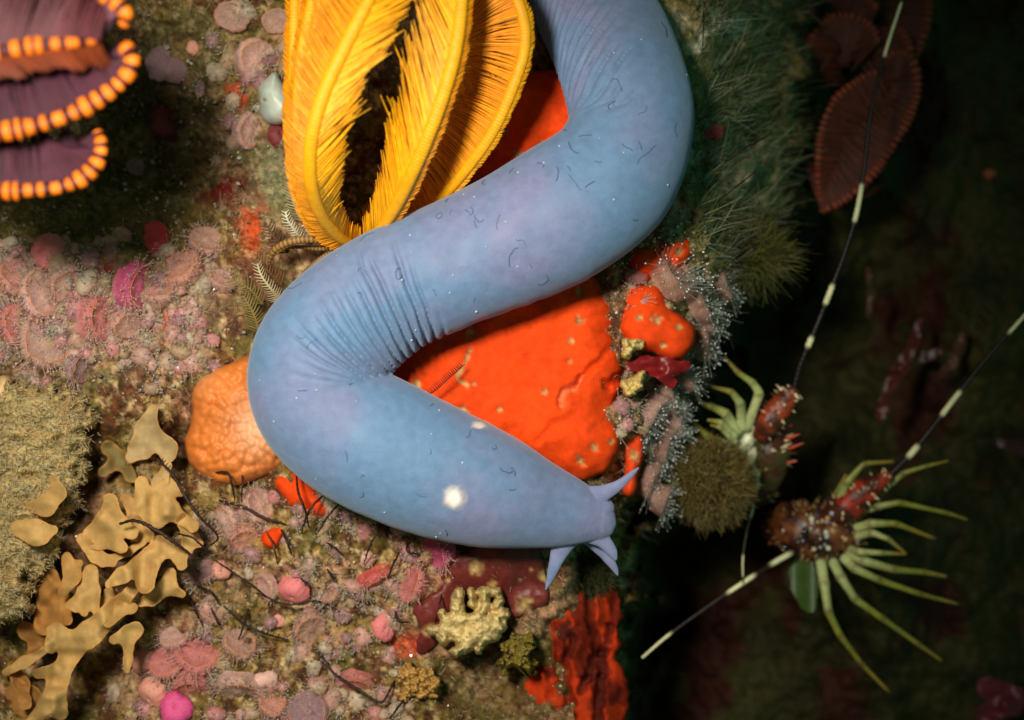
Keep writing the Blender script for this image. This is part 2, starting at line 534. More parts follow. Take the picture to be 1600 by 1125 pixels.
# ---------------------------------------------------------------- blobs with outlines (sponges, crusts, fronds)
def sdf_caps(X, Y, caps, k):
    d = None
    for (x0, y0, r0, x1, y1, r1) in caps:
        vx, vy = x1 - x0, y1 - y0
        L2 = vx * vx + vy * vy + 1e-9
        t = np.clip(((X - x0) * vx + (Y - y0) * vy) / L2, 0, 1)
        e = np.hypot(X - x0 - t * vx, Y - y0 - t * vy) - (r0 + (r1 - r0) * t)
        if d is None: d = e
        else:
            h = np.clip(.5 + .5 * (d - e) / k, 0, 1)
            d = d * (1 - h) + e * h - k * h * (1 - h)
    return d

def blob(caps, step, k, ztop, zbot, wob=0., ws=40., seed=0):
    """Closed mesh over the union of capsules (photo px); ztop/zbot(px, py, depth)."""
    caps = [tuple(c) if len(c) == 6 else (c[0], c[1], c[2], c[0], c[1], c[2]) for c in caps]
    x0 = min(min(c[0] - c[2], c[3] - c[5]) for c in caps) - 4 * step - wob; x1 = max(max(c[0] + c[2], c[3] + c[5]) for c in caps) + 4 * step + wob
    y0 = min(min(c[1] - c[2], c[4] - c[5]) for c in caps) - 4 * step - wob; y1 = max(max(c[1] + c[2], c[4] + c[5]) for c in caps) + 4 * step + wob
    xs, ys = np.arange(x0, x1, step), np.arange(y0, y1, step)
    X, Y = np.meshgrid(xs.astype(float), ys.astype(float))
    f = lambda A, Bq: sdf_caps(A, Bq, caps, k) + wob * (fbm(A / ws, Bq / ws, seed, 3) - .5) * 2
    d = f(X, Y)
    ins = d < 0
    cell = ins[:-1, :-1] | ins[1:, :-1] | ins[:-1, 1:] | ins[1:, 1:]
    use = np.zeros_like(ins)
    use[:-1, :-1] |= cell; use[1:, :-1] |= cell; use[:-1, 1:] |= cell; use[1:, 1:] |= cell
    gy_, gx_ = np.gradient(d, step)
    out = use & ~ins
    gl = gx_ ** 2 + gy_ ** 2 + 1e-6
    X = X.copy(); Y = Y.copy()
    mv = np.clip(d, 0, step * 1.6)
    X[out] -= (mv * gx_ / gl)[out]; Y[out] -= (mv * gy_ / gl)[out]
    d = np.where(out, 0, d)
    idx = -np.ones(ins.shape, int); nn = int(use.sum()); idx[use] = np.arange(nn)
    px, py, dep = X[use], Y[use], np.clip(-d[use], 0, None)
    cy, cx = np.nonzero(cell)
    top = np.stack([idx[cy, cx], idx[cy + 1, cx], idx[cy + 1, cx + 1], idx[cy, cx + 1]], -1)
    V = np.vstack([at(px, py, ztop(px, py, dep)), at(px, py, zbot(px, py, dep))])
    e = np.concatenate([top[:, [0, 1]], top[:, [1, 2]], top[:, [2, 3]], top[:, [3, 0]]])
    key = {}
    for a, b in e.tolist(): key[(a, b)] = 1
    rim = [[b, a, a + nn, b + nn] for (a, b) in key if (b, a) not in key]
    F = top.tolist() + (top[:, ::-1] + nn).tolist() + rim
    return V, F, np.concatenate([px, px]), np.concatenate([py, py]), np.concatenate([dep, dep])

def dome(dep, R):
    t = np.clip(dep / R, 0, 1)
    return np.sqrt(np.clip(1 - (1 - t) ** 2, 0, 1))

ORANGE = lin(238, 72, 16)
sponge_mat = M('orange_sponge', attr=True, rough=.8, var=.16, vs=9, bump=.22, bs=40, sss=.1, spec=.12, pores=.35, pscale=16)
GRIT = lin(178, 142, 88)
def sponge(name, label, cat, caps, H, R, base, spots=(), grooves=(), col=ORANGE, step=3.2, k=30, wob=7, seed=0, lump=.10, mat=None, group=None,
           patch=None, cob=None, gcol=None):
    def relief(px, py):
        z = np.zeros_like(px); m = np.zeros_like(px)
        for (x, y, r, dp) in spots:
            q = np.hypot(px - x, py - y) + r * .9 * (fbm(px / 7, py / 7, seed + 3, 2) - .5)
            g = ss(r, r * .3, q)
            z = z - dp * g * (.5 + 1.0 * fbm(px / 4, py / 4, seed + 8, 2)); m = np.maximum(m, g)
        for (pts, w, dp, c) in grooves:
            sp = spline(pts, 40)
            q = np.min(np.hypot(px[:, None] - sp[None, :, 0], py[:, None] - sp[None, :, 1]), axis=1)
            q = q + w * .8 * (fbm(px / 10, py / 10, seed + 5, 2) - .5)
            g = ss(w, w * .2, q)
            z = z - dp * g; m = np.maximum(m, g * c)
        return z, m
    def zt(px, py, dep):
        z = base(px, py) + H * dome(dep, R) + lump * 2 * (fbm(px / 62, py / 62, seed + 1, 3) - .5) * np.clip(dep / 12, 0, 1)
        if cob: z = z + cob[1] * (np.clip(1 - voro(px / cob[0] + .25 * fbm(px / 9, py / 9, 2, 2), py / cob[0], seed) ** 2, 0, 1) - .7) * np.clip(dep / 10, 0, 1)
        return z + relief(px, py)[0]
    V, F, px, py, dep = blob(caps, step, k, zt, lambda px, py, dep: base(px, py) - .7, wob, 38, seed)
    c = np.broadcast_to(col, (len(px), 3)).copy()
    nz = fbm(px / 60, py / 60, seed + 20, 4)[:, None]
    c = c * (.78 + .44 * nz)
    if patch: c = patch(px, py, c)
    m = relief(px, py)[1][:, None]
    sp = lin(178, 142, 88) if gcol is None else gcol
    c = c * (1 - m) + sp * (.5 + 1.1 * fbm(px / 5, py / 5, 77, 3))[:, None] * m
    o = mk(name, V, F, mat or sponge_mat, None, None, c)
    return tag(o, label, cat, group)

flat0 = lambda z: (lambda px, py: np.full_like(px, z))
ground = lambda off: (lambda px, py: G0(px, py) + off)
sponge('orange_sponge', 'largest smooth orange sponge spreading out beneath the hagfish', 'sponge',
       [(700, 585, 105, 820, 590, 125), (820, 590, 125, 905, 690, 62), (880, 520, 80, 905, 580, 66), (900, 480, 45, 900, 480, 45), (840, 180, 70, 720, 330, 90), (760, 330, 90, 820, 470, 110),
        (880, 250, 50, 900, 150, 40)],
       .62, 70, flat0(-.25), lump=.15, seed=2, step=2.8,
       spots=[(905, 500, 10, .10), (735, 522, 11, .06), (850, 612, 8, .06), (893, 532, 7, .06), (780, 640, 6, .05), (962, 478, 12, .06), (652, 600, 9, .05), (908, 720, 10, .08),
              (930, 700, 8, .05), (810, 245, 11, .06), (845, 228, 10, .06), (790, 206, 6, .05), (740, 600, 5, .04), (890, 565, 6, .1), (955, 690, 6, .05), (700, 640, 7, .05), (725, 640, 9, .05), (905, 455, 8, .06)],
       grooves=[([(735, 545), (724, 572), (715, 590), (730, 602)], 6, .04, .9), ([(908, 588), (898, 606), (882, 614), (878, 632)], 10, .16, .45), ([(955, 545), (930, 570), (910, 590), (904, 600)], 9, .08, 0),
                ([(985, 585), (968, 592), (950, 600)], 14, .2, 0), ([(840, 690), (870, 660)], 10, .03, 0)])
SP = 'small orange sponges at the reef edge'
sponge('orange_sponge', 'small orange double lobed sponge right beside the hagfish shadow, above the other two', 'sponge', [(1058, 388, 26, 1050, 395, 28), (1008, 412, 28, 1030, 405, 24)],
       .45, 28, flat0(-.35), seed=5, step=2.6, k=14, wob=5, spots=[(1060, 395, 9, .05), (1010, 385, 9, .06), (1035, 412, 6, .05)], group=SP)
sponge('orange_sponge', 'bulging orange sponge with grey gritty pit, beside the large sponge and above the red seaweed', 'sponge', [(995, 470, 30, 1005, 500, 40), (1010, 510, 40, 1048, 525, 36), (1020, 465, 24, 1020, 465, 24)],
       .5, 34, flat0(-.35), seed=9, step=2.6, k=16, wob=6, spots=[(1025, 500, 11, .08), (1000, 497, 7, .05), (1062, 512, 7, .05), (1036, 540, 7, .05)], group=SP)
sponge('orange_sponge', 'narrow red-orange sponge strip standing right behind the hagfish snout', 'sponge', [(992, 655, 14, 990, 705, 15), (990, 705, 15, 984, 765, 11)],
       .3, 16, flat0(-.75), seed=12, step=2.6, k=10, wob=5, col=lin(226, 70, 26), spots=[(992, 712, 12, .06)], group=SP)
RED = lin(184, 52, 14)
sponge('orange_sponge', 'tall furrowed red-orange sponge draping down the reef edge below the hagfish barbels', 'sponge',
       [(870, 905, 42, 900, 960, 52), (900, 960, 52, 905, 1060, 55), (905, 1060, 55, 900, 1180, 60), (950, 930, 18, 950, 1000, 22), (945, 1000, 26, 930, 1150, 46), (850, 1060, 30, 850, 1160, 50)],
       .6, 60, flat0(-1.15), seed=15, step=3, k=22, wob=15, col=RED, lump=.34,
       patch=lambda px, py, c: (lambda m: c * (1 - m) + lin(84, 20, 10) * m)((ss(.47, .60, fbm(px / 26, py / 40, 88, 4)) * .85)[:, None]),
       spots=[(865, 950, 16, .1), (885, 985, 22, .1), (935, 1065, 8, .06), (848, 985, 14, .1), (890, 940, 10, .1)],
       grooves=[([(925, 880), (922, 960), (935, 1010), (915, 1060)], 12, .2, .85), ([(895, 1000), (880, 1050), (890, 1110), (870, 1150)], 14, .2, .7), ([(955, 980), (940, 1040), (935, 1130)], 11, .2, .85), ([(880, 900), (895, 950)], 8, .15, .7), ([(905, 1080), (925, 1060), (950, 1050)], 9, .15, .8)],
       gcol=lin(70, 24, 14))
sponge('orange_sponge', 'flat orange sponge patch squeezed under the hagfish just below its outer bend', 'sponge', [(470, 760, 26, 500, 790, 22), (440, 755, 12, 460, 775, 16)], .3, 20, flat0(-.25), seed=18, step=2.6, k=10, wob=5,
       spots=[(465, 790, 7, .05)])
sponge('orange_sponge', 'tiny bright orange sponge patch among pink anemones, left of the dark strands', 'sponge', [(424, 842, 15, 436, 832, 10)], .22, 12, ground(.0), seed=20, step=2.2, k=8, wob=4)
sponge('nodular_sponge', 'pale orange dimpled sponge mound tucked against the outer bend of the hagfish', 'sponge', [(345, 625, 48, 365, 690, 66), (400, 600, 50, 405, 690, 50), (330, 690, 42, 330, 690, 42)],
       .48, 62, flat0(-.3), seed=23, step=2.6, k=25, wob=6, lump=.07, col=lin(212, 120, 50), cob=(13, .13),
       patch=lambda px, py, c: (lambda m: c * (1 - m) + lin(236, 190, 148) * m)(np.clip(.7 * np.exp(-((px - 400) / 34) ** 2 - ((py - 665) / 44) ** 2) + .5 * np.exp(-((px - 310) / 25) ** 2 - ((py - 560) / 40) ** 2), 0, .85)[:, None]),
       mat=M('nodular_sponge', attr=True, rough=.5, var=.12, vs=5, bump=.25, bs=26, sss=.2, spec=.35))
sponge('maroon_crust', 'smooth dark maroon crust sponge in the shade under the hagfish head', 'crust', [(745, 890, 40, 800, 895, 50), (680, 960, 26, 740, 900, 45), (668, 1000, 20, 672, 960, 24), (800, 920, 50, 830, 930, 30)],
       .09, 26, ground(.10), seed=27, step=3, k=20, wob=18, lump=.10, col=lin(112, 44, 38), mat=M('maroon_crust', attr=True, rough=.45, var=.25, vs=12, bump=.3, bs=30, spec=.4),
       spots=[(745, 885, 16, .03), (672, 985, 14, .03), (820, 945, 18, .03), (770, 915, 9, .03), (850, 900, 12, .03), (715, 925, 10, .03), (700, 905, 6, .03), (812, 905, 5, .03), (788, 960, 6, .03), (690, 930, 4, .03), (830, 890, 4, .02)])
sponge('white_sea_squirt', 'pale grey-white smooth sea squirt beside the yellow feather star', 'sea squirt', [(424, 142, 20, 430, 170, 27), (428, 120, 8, 424, 142, 16)], .4, 26, ground(.2), seed=30, step=2.2, k=10, wob=3, lump=.03,
       col=lin(186, 194, 178), spots=[(413, 156, 4, .05)], gcol=lin(150, 120, 60), mat=M('squirt_skin', attr=True, rough=.4, var=.12, vs=6, bump=.12, sss=.3))
sponge('cream_lump', 'smooth cream coloured lump cut by the left frame edge', 'sponge', [(2, 612, 22, 6, 600, 14)], .4, 20, ground(.35), seed=31, step=2.4, k=8, wob=2, lump=.02, col=lin(214, 176, 120),
       mat=M('cream_skin', attr=True, rough=.5, var=.1, bump=.15, sss=.2))

# ---------------------------------------------------------------- tan bryozoan fronds
frond_mat = M('tan_bryozoan', attr=True, rough=.7, var=.12, vs=10, bump=.2, bs=45, sss=.4, spec=.2)
TAN = lin(186, 148, 88)
FR = 'leafy tan bryozoan fronds at lower left'
def frond(label, caps, z0, tilt=(0, 0), curl=.25, seed=0, thick=.03, k=8, wob=2.5, col=TAN, name='bryozoan_frond', group=FR):
    xs = [c[0] for c in caps]; ys = [c[1] for c in caps]
    mx, my = np.mean(xs), np.mean(ys)
    def zc(px, py, dep):
        return z0 + 1.3 * tilt[0] * (px - mx) / 100 + 1.3 * tilt[1] * (py - my) / 100 + curl * 3.2 * (fbm(px / 38, py / 38, seed, 2) - .5) + .02 * np.exp(-dep / 5)
    V, F, px, py, dep = blob(caps, 1.7, k, lambda a, b, d: zc(a, b, d) + thick * np.clip(d / 1.2, .5, 1), lambda a, b, d: zc(a, b, d) - thick, wob, 18, seed)
    m = np.exp(-dep / 2.2)[:, None]
    c = col * (.88 + .3 * fbm(px / 22, py / 22, seed + 4, 3))[:, None]
    c = c * (1 - .6 * m) + lin(196, 126, 54) * .6 * m
    o = mk(name, V, F, frond_mat, None, None, c)
    o.data.set_sharp_from_angle(angle=math.radians(48))
    return tag(o, label, 'bryozoan', group)
def path(*p):
    return [(p[i][0], p[i][1], p[i][2], p[i + 1][0], p[i + 1][1], p[i + 1][2]) for i in range(len(p) - 1)]
frond('grey-tan bryozoan frond with a slit, uppermost of the leafy cluster below the pebble', path((238, 640, 9), (230, 672, 18), (222, 698, 20)) + path((230, 676, 18), (262, 700, 15), (262, 712, 10)) + path((218, 700, 16), (205, 715, 8)), .25, (.3, -.2), .15, 1, col=lin(176, 150, 104))
frond('broad bryozoan frond with three rounded lobes beside the ruffled tan colony', path((172, 782, 12), (172, 815, 20), (150, 838, 20), (130, 846, 9)) + path((172, 818, 22), (205, 832, 12)) + path((160, 838, 16), (192, 856, 10)), .55, (.4, -.1), .2, 2)
frond('bryozoan frond forked around a dark hole under the comb toothed strand', path((222, 755, 12), (228, 790, 18), (234, 806, 14)) + path((250, 770, 16), (262, 795, 18), (245, 812, 14)) + path((268, 800, 14), (300, 822, 10)) + path((262, 760, 14), (282, 768, 8)), .45, (-.2, .2), .2, 3)
frond('large tan bryozoan frond with a square drooping lobe in the cluster centre', path((250, 856, 16), (228, 885, 19), (226, 912, 16)) + path((232, 876, 18), (192, 900, 12), (172, 912, 8)) + path((250, 850, 14), (280, 868, 12), (284, 884, 9)), .8, (.1, .3), .22, 4)
frond('hand shaped bryozoan frond with stubby fingers pointing down', path((142, 892, 11), (138, 922, 17), (118, 950, 7)) + path((138, 925, 12), (132, 958, 6)) + path((144, 925, 12), (150, 958, 6)) + path((124, 935, 8), (105, 946, 5)), .5, (.2, .4), .18, 5)
frond('long branching bryozoan frond reaching down to the bottom frame edge', path((212, 915, 9), (176, 958, 17), (140, 990, 20), (112, 1012, 18)) + path((112, 1008, 18), (88, 990, 15), (80, 1012, 10)) + path((110, 1020, 17), (92, 1058, 14), (72, 1100, 13), (52, 1128, 12)) + path((92, 1060, 13), (94, 1112, 12)) + path((92, 1046, 10), (58, 1052, 8)), .6, (.15, .1), .25, 6)
frond('small forked bryozoan frond ending in a round knob right of the long branch', path((178, 1000, 8), (200, 992, 12), (212, 984, 12)) + path((202, 995, 10), (200, 1030, 7), (198, 1048, 4)), .55, (-.1, .1), .15, 7)
frond('narrow bryozoan strip sloping left at the lower left corner', path((68, 1018, 7), (36, 1036, 8), (8, 1050, 6)), .15, (.3, .2), .15, 8)
frond('low crumpled bryozoan frond touching the pink anemone turf', path((266, 896, 10), (262, 915, 13), (236, 935, 11), (220, 942, 7)) + path((264, 918, 10), (284, 928, 7)), .35, (-.2, .2), .2, 9)
frond('thin pale bryozoan frond edge between the central lobe and the hand shaped frond', path((128, 842, 9), (150, 868, 11), (176, 880, 7)) + path((160, 880, 7), (200, 862, 7), (226, 846, 5)), .35, (.2, .3), .15, 10)
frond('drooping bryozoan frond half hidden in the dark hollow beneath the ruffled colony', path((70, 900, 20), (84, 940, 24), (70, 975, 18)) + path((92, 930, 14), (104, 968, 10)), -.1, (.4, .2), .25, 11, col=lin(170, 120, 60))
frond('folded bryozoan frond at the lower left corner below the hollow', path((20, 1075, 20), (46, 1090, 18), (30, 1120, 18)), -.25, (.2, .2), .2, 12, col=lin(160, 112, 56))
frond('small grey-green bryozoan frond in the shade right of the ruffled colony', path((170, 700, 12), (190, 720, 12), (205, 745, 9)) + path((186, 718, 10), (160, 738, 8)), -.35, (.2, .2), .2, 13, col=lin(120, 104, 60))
frond('wavy tan bryozoan frond tucked between the broad lobed one and the central lobe', path((196, 780, 9), (214, 800, 15), (210, 832, 14)) + path((212, 820, 12), (232, 838, 10)), .3, (.3, .3), .2, 31, col=lin(184, 144, 84))
frond('notched tan frond lowest right of the cluster touching the turf', path((285, 812, 10), (298, 838, 12), (292, 860, 9)) + path((294, 842, 9), (312, 850, 6)), .3, (-.3, .2), .2, 32)
frond('short upright tan frond directly left of the hand shaped one', path((104, 872, 10), (112, 900, 12), (98, 925, 9)) + path((112, 900, 10), (124, 880, 6)), .25, (.3, .3), .2, 33, col=lin(178, 136, 76))
frond('pale forked frond between the hand shaped frond and the long branching one', path((170, 925, 8), (168, 945, 12), (152, 968, 9)) + path((170, 940, 9), (184, 932, 6)), .35, (.2, .3), .2, 34)
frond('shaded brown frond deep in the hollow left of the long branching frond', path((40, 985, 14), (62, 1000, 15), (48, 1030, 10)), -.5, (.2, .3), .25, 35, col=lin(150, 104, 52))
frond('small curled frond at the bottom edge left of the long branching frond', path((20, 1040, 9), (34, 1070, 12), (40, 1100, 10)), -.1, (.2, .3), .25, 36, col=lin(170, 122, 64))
frond('tan frond flap bending over the long branch near its fork', path((168, 972, 9), (186, 952, 12), (206, 950, 9)), .85, (.3, .4), .2, 37)
frond('thin frond spur beside the uppermost grey-tan frond', path((262, 728, 8), (252, 748, 10), (240, 760, 7)), .3, (.2, .3), .15, 38, col=lin(190, 160, 108))
# the ruffled colony at the left edge
def ruffle(label, caps, base, H, R, seed, col):
    def zt(px, py, dep):
        a = fbm(px / 34 + .4 * fbm(px / 60, py / 60, seed, 2), py / 15, seed, 4)
        return base + H * dome(dep, R) + .34 * (a - .5) + .10 * np.abs(fbm(px / 12, py / 5, seed + 2, 3) - .5) * 2 - .05
    V, F, px, py, dep = blob(caps, 2.2, 20, zt, lambda a, b, d: np.full_like(a, base - .5) + .2 * np.clip(d / 30, 0, 1), 20, 13, seed)
    c = col * (.78 + .42 * fbm(px / 30, py / 12, seed + 7, 4))[:, None]
    m = ss(.55, .7, fbm(px / 50, py / 22, seed + 9, 3))[:, None] * .6
    c = c * (1 - m) + lin(182, 138, 76) * m
    return tag(mk('ruffled_bryozoan', V, F, frond_mat, None, None, c), label, 'bryozoan')
ruffle('big ruffled olive-tan bryozoan colony filling the left frame edge', [(30, 640, 45, 95, 660, 50), (20, 700, 60, 90, 720, 45), (20, 780, 60, 85, 770, 42), (10, 850, 60, 50, 850, 46), (0, 920, 50, 12, 930, 38), (-60, 700, 90, -60, 900, 80)], -.05, .7, 50, 3, lin(174, 150, 98))
frond('smooth scoop shaped tan frond growing from the ruffled colony', path((40, 795, 8), (70, 790, 16), (90, 770, 12), (84, 752, 7)), .85, (.5, -.2), .1, 21)
frond('flat tan leaf shaped frond below the scoop shaped one on the ruffled colony', path((30, 825, 14), (58, 832, 20), (84, 828, 8)), .82, (.3, .2), .12, 22)
def ruff_fuzz(seed, n):
    r_ = np.random.default_rng(seed); b = BF()
    o = bpy.data.objects['ruffled_bryozoan']
    m = o.data
    co = np.empty(len(m.vertices) * 3); m.vertices.foreach_get('co', co); co = co.reshape(-1, 3) / S + ORG[o.name]
    half = len(co) // 2
    for q in range(n):
        p = co[r_.integers(0, half)]
        d = np.array([.45, .1, .7]) + r_.normal(0, .5, 3); d /= np.linalg.norm(d)
        L = r_.uniform(.05, .13)
        V, F = tube(np.array([p, p + d * L * .6, p + d * L + r_.normal(0, .015, 3)]), [.007, .006, .003], 3, cap=False)
        b.add(V, F, [lin(196, 172, 122), lin(170, 146, 96), lin(206, 190, 150)][r_.integers(0, 3)] * r_.uniform(.8, 1.1))
    f = b.build('fuzz', frond_mat, o)
    f['kind'] = 'stuff'
ruff_fuzz(61, 9000)
# pale knobbly bryozoan
knob_mat = M('knobbly_bryozoan', attr=True, rough=.5, var=.15, vs=8, bump=.35, bs=40, sss=.15)
def knobbly(label, knobs, base, H, seed, col, R=12, rgh=.10, wob=3.5):
    def zt(a, b, d):
        z = base + H * dome(d, R) + rgh * 2 * (fbm(a / 7, b / 7, seed, 3) - .5) + .5 * rgh * (.5 - voro(a / 5, b / 5, seed))
        return z + .35 * (fbm(a / 30, b / 30, seed + 4, 2) - .5)
    V, F, px, py, dep = blob(knobs, 1.6, 6, zt, lambda a, b, d: np.full_like(a, base - .35), wob, 9, seed)
    c = col * (.80 + .42 * fbm(px / 7, py / 7, seed, 4))[:, None]
    m = ss(.58, .66, fbm(px / 5, py / 5, seed + 6, 3))[:, None]
    c = c * (1 - .5 * m) + lin(110, 84, 44) * .5 * m
    return tag(mk('knobbly_bryozoan', V, F, knob_mat, None, None, c), label, 'bryozoan')
knobbly('pale yellow knobbly bryozoan with stubby branches sitting on the maroon crust', path((725, 985, 26), (752, 985, 24)) + path((775, 978, 16), (770, 990, 14)) + path((700, 975, 14), (712, 965, 12)) + path((782, 938, 8), (776, 950, 8)) + path((752, 1002, 10), (748, 1016, 7)) + path((730, 985, 14), (716, 955, 8), (716, 928, 9), (712, 948, 11)) + path((740, 975, 14), (758, 945, 8), (756, 925, 8), (776, 924, 8)) + path((740, 985, 14), (775, 965, 9), (788, 958, 10)) + path((730, 985, 15), (700, 985, 8), (692, 958, 7)) + path((700, 985, 10), (675, 985, 10)) + path((735, 990, 12), (728, 1010, 10), (712, 1018, 9)) + path((745, 985, 12), (760, 1000, 7)) + path((740, 945, 8), (736, 922, 7)) + path((690, 985, 8), (694, 1000, 9)), .1, .38, 4, lin(206, 178, 116), rgh=.05)
knobbly('small pale yellow knobbly bryozoan wedged between the large sponge and the bulging sponge', path((985, 540, 8), (1000, 538, 8)) + path((978, 552, 9), (985, 542, 7)) + path((985, 545, 7), (978, 535, 6)), .12, .25, 5, lin(206, 182, 112), 8)
knobbly('small lemon knobbly bryozoan below the dark red seaweed by the translucent anemones', path((985, 600, 9), (1000, 590, 8), (1006, 584, 6)) + path((982, 612, 9), (976, 600, 8)) + path((990, 610, 7), (1000, 604, 6)), .1, .25, 6, lin(206, 178, 104), 8)
knobbly('fuzzy ochre bryozoan cushion at the bottom edge below the knobbly colony', path((640, 1060, 22), (670, 1070, 20)) + path((650, 1075, 20), (630, 1085, 12)), .0, .25, 8, lin(182, 138, 70), 22, .2, 9)
knobbly('yellow-green crumbly cushion between the maroon crust and the furrowed red sponge', path((800, 1010, 18), (825, 1005, 14)) + path((805, 1020, 18), (790, 1040, 12)) + path((815, 1030, 16), (830, 1045, 10)), -.2, .4, 10, lin(124, 108, 40), 16, .28, 10)

# ---------------------------------------------------------------- feather stars
def pinnule_comb(P, T, nrm, side, Lf, ang, lift, step, r0, jit, bend, col, segs=5):
    """Thin tapered side branches along one flank of an arm."""
    seg = np.concatenate([[0], np.cumsum(np.linalg.norm(np.diff(P, axis=0), axis=1))])
    n = max(3, int(seg[-1] / step))
    b = BF()
    for q in range(n):
        u = (q + .5) / n
        s = u * seg[-1]
        i = int(np.clip(np.searchsorted(seg, s), 1, len(P) - 1))
        f = (s - seg[i - 1]) / (seg[i] - seg[i - 1] + 1e-9)
        p = P[i - 1] * (1 - f) + P[i] * f
        t = T[i]; sd = side[i]; nm = nrm[i]
        L = Lf(u) * (1 + jit * rng.normal() + .16 * (math.sin(s * 5.1) * math.sin(s * 11.7 + 1)))
        if L < .03: continue
        a = math.radians(ang(u) if callable(ang) else ang) + rng.normal(0, .03)
        lf = lift + rng.normal(0, .018)
        d0 = sd * math.sin(a) + t * math.cos(a) + nm * lf
        d0 /= np.linalg.norm(d0)
        w = np.linspace(0, 1, segs)[:, None]
        pts = p + d0 * w * L + (t * bend + nm * lf * -.25) * (w ** 2) * L
        col_ = np.asarray(col) * (1 + .16 * rng.normal())
        if rng.random() < .05: pts = pts + (np.cross(t, nm) * rng.normal(0, .12) + nm * rng.normal(0, .10)) * (w ** 2) * L
        V, F = tube(pts, r0 * np.array([1, .95, .8, .6, .3])[:segs] if segs == 5 else r0 * np.linspace(1, .3, segs), 4, cap=False)
        b.add(V, F, np.clip(col_, 0, 1))
    return b

def feather_arm(root, pts, mat, pmat, sides, rcol, band=None, step=.030, pr=.019, nP=90, flat=.7, ridge=.05, arm_name='arm'):
    p = spline(pts, nP)
    P = at(p[:, 0], p[:, 1], p[:, 2])
    p[:, 3] *= (.96 if band else .80)
    R = p[:, 3] / 100
    T = np.gradient(P, axis=0); T /= np.linalg.norm(T, axis=1)[:, None]
    side = np.cross([0, 0, 1], T); side /= np.linalg.norm(side, axis=1)[:, None]
    nrm = np.cross(T, side)
    # rachis with little joints
    n2 = nP * 5
    p2 = spline(pts, n2); P2 = at(p2[:, 0], p2[:, 1], p2[:, 2]); cu = np.concatenate([[0], np.cumsum(np.linalg.norm(np.diff(P2, axis=0), axis=1))])
    R2 = p2[:, 3] * (.96 if band else .80) / 100 * (1 + ridge * np.sin(2 * np.pi * cu / .05))
    if band:
        bd = .5 + .5 * np.sin(2 * np.pi * cu / band[0] + 1.1 * np.sin(cu * 5) + 4.0 * (fbm(cu * 3.1, cu * 0, 4, 2) - .5) * 2)
        bm = ss(.25, .55, bd)
        R2 = R2 * (.84 + .25 * bm) * (.68 + .5 * fbm(cu * 6, cu * 0, 8, 2))
        rcol = np.asarray(rcol) * (.8 + .4 * fbm(cu * 7, cu * 0, 12, 2))[:, None]
        cc = band[1] * (1 - bm[:, None]) + rcol * bm[:, None]
        cc = np.repeat(cc, 12, axis=0)
    else:
        cc = np.broadcast_to(rcol, (n2 * 12, 3))
    V, F = tube(P2, R2, 12, flat)
    arm = mk(arm_name, V, F, mat, root, None, cc)
    ORG[arm.name] = ORG[root.name]
    for (sg, Lf, ang, lift, bend, col) in sides:
        off = P + side * sg * R[:, None] * .6
        b = pinnule_comb(off, T, nrm, side * sg, Lf, ang, lift, step, pr, .05, bend, col)
        if b.n: b.build('pinnule_fringe', pmat, arm)
    return arm

YEL = lin(244, 168, 10); YD = lin(236, 148, 8)
ymat = M('yellow_arm', attr=True, rough=.5, var=.12, vs=12, bump=.25, bs=40, sss=.1)
ypin = M('yellow_pinnule', attr=True, rough=.5, var=.15, vs=10, bump=0, sss=0)
star = thing('feather_star', 'bright yellow feather star with upright curled arms behind the hagfish', 'feather star', at(580, 385, .2))
ramp = lambda a, b, L0, L1: (lambda u: (L0 + (L1 - L0) * u) * float(ss(0, a, u)) * float(ss(1.0001, b, u)))
# leftmost arms
feather_arm(star, [(560, 395, .5, 8), (515, 372, .9, 9), (482, 335, 1.4, 9), (464, 280, 1.8, 9), (457, 200, 2.1, 9), (458, 110, 2.2, 9), (460, 20, 2.2, 9), (464, -60, 2.1, 8), (475, -140, 1.9, 6)], ymat, ypin,
            [(-1, lambda u: .30, 60, .15, .15, YD), (1, lambda u: .16, 50, -.6, .1, YD)], YEL)
feather_arm(star, [(558, 392, .6, 8), (515, 362, 1.2, 9), (484, 315, 1.8, 10), (468, 250, 2.3, 10), (465, 180, 2.6, 10), (470, 100, 2.7, 10), (482, 30, 2.7, 10), (500, -50, 2.6, 9), (525, -130, 2.4, 7)], ymat, ypin,
            [(-1, lambda u: .22 + .75 * float(ss(.45, .95, u)), lambda u: 62, .1, .2, YEL), (1, lambda u: .18, 45, -.7, .1, YD)], YEL)
feather_arm(star, [(562, 390, .7, 8), (528, 368, 1.4, 10), (500, 332, 2.1, 11), (485, 280, 2.7, 12), (487, 215, 3.1, 12), (506, 145, 3.3, 12), (538, 75, 3.4, 12), (572, 8, 3.4, 11), (610, -60, 3.2, 10), (650, -130, 2.9, 7)], ymat, ypin,
            [(-1, lambda u: .30 + .48 * float(ss(.12, .4, u)), lambda u: 58 - 22 * float(ss(.1, .5, u)), -.25, .10, YEL), (1, lambda u: .20 + .52 * float(ss(.35, .7, u)), 66, -.25, .15, YD)], YEL)
# centre arm leaning right
feather_arm(star, [(572, 388, .7, 9), (592, 362, 1.3, 11), (620, 318, 1.9, 12), (645, 268, 2.4, 12), (668, 215, 2.7, 12), (692, 150, 2.9, 12), (710, 85, 3.0, 12), (720, 20, 3.0, 11), (722, -50, 2.9, 10), (718, -130, 2.7, 7)], ymat, ypin,
            [(1, lambda u: .55 + .55 * float(ss(.05, .4, u)), lambda u: 34 + 4 * u, -.12, .04, YEL), (-1, lambda u: .22, 40, -.9, .1, YD)], YEL)
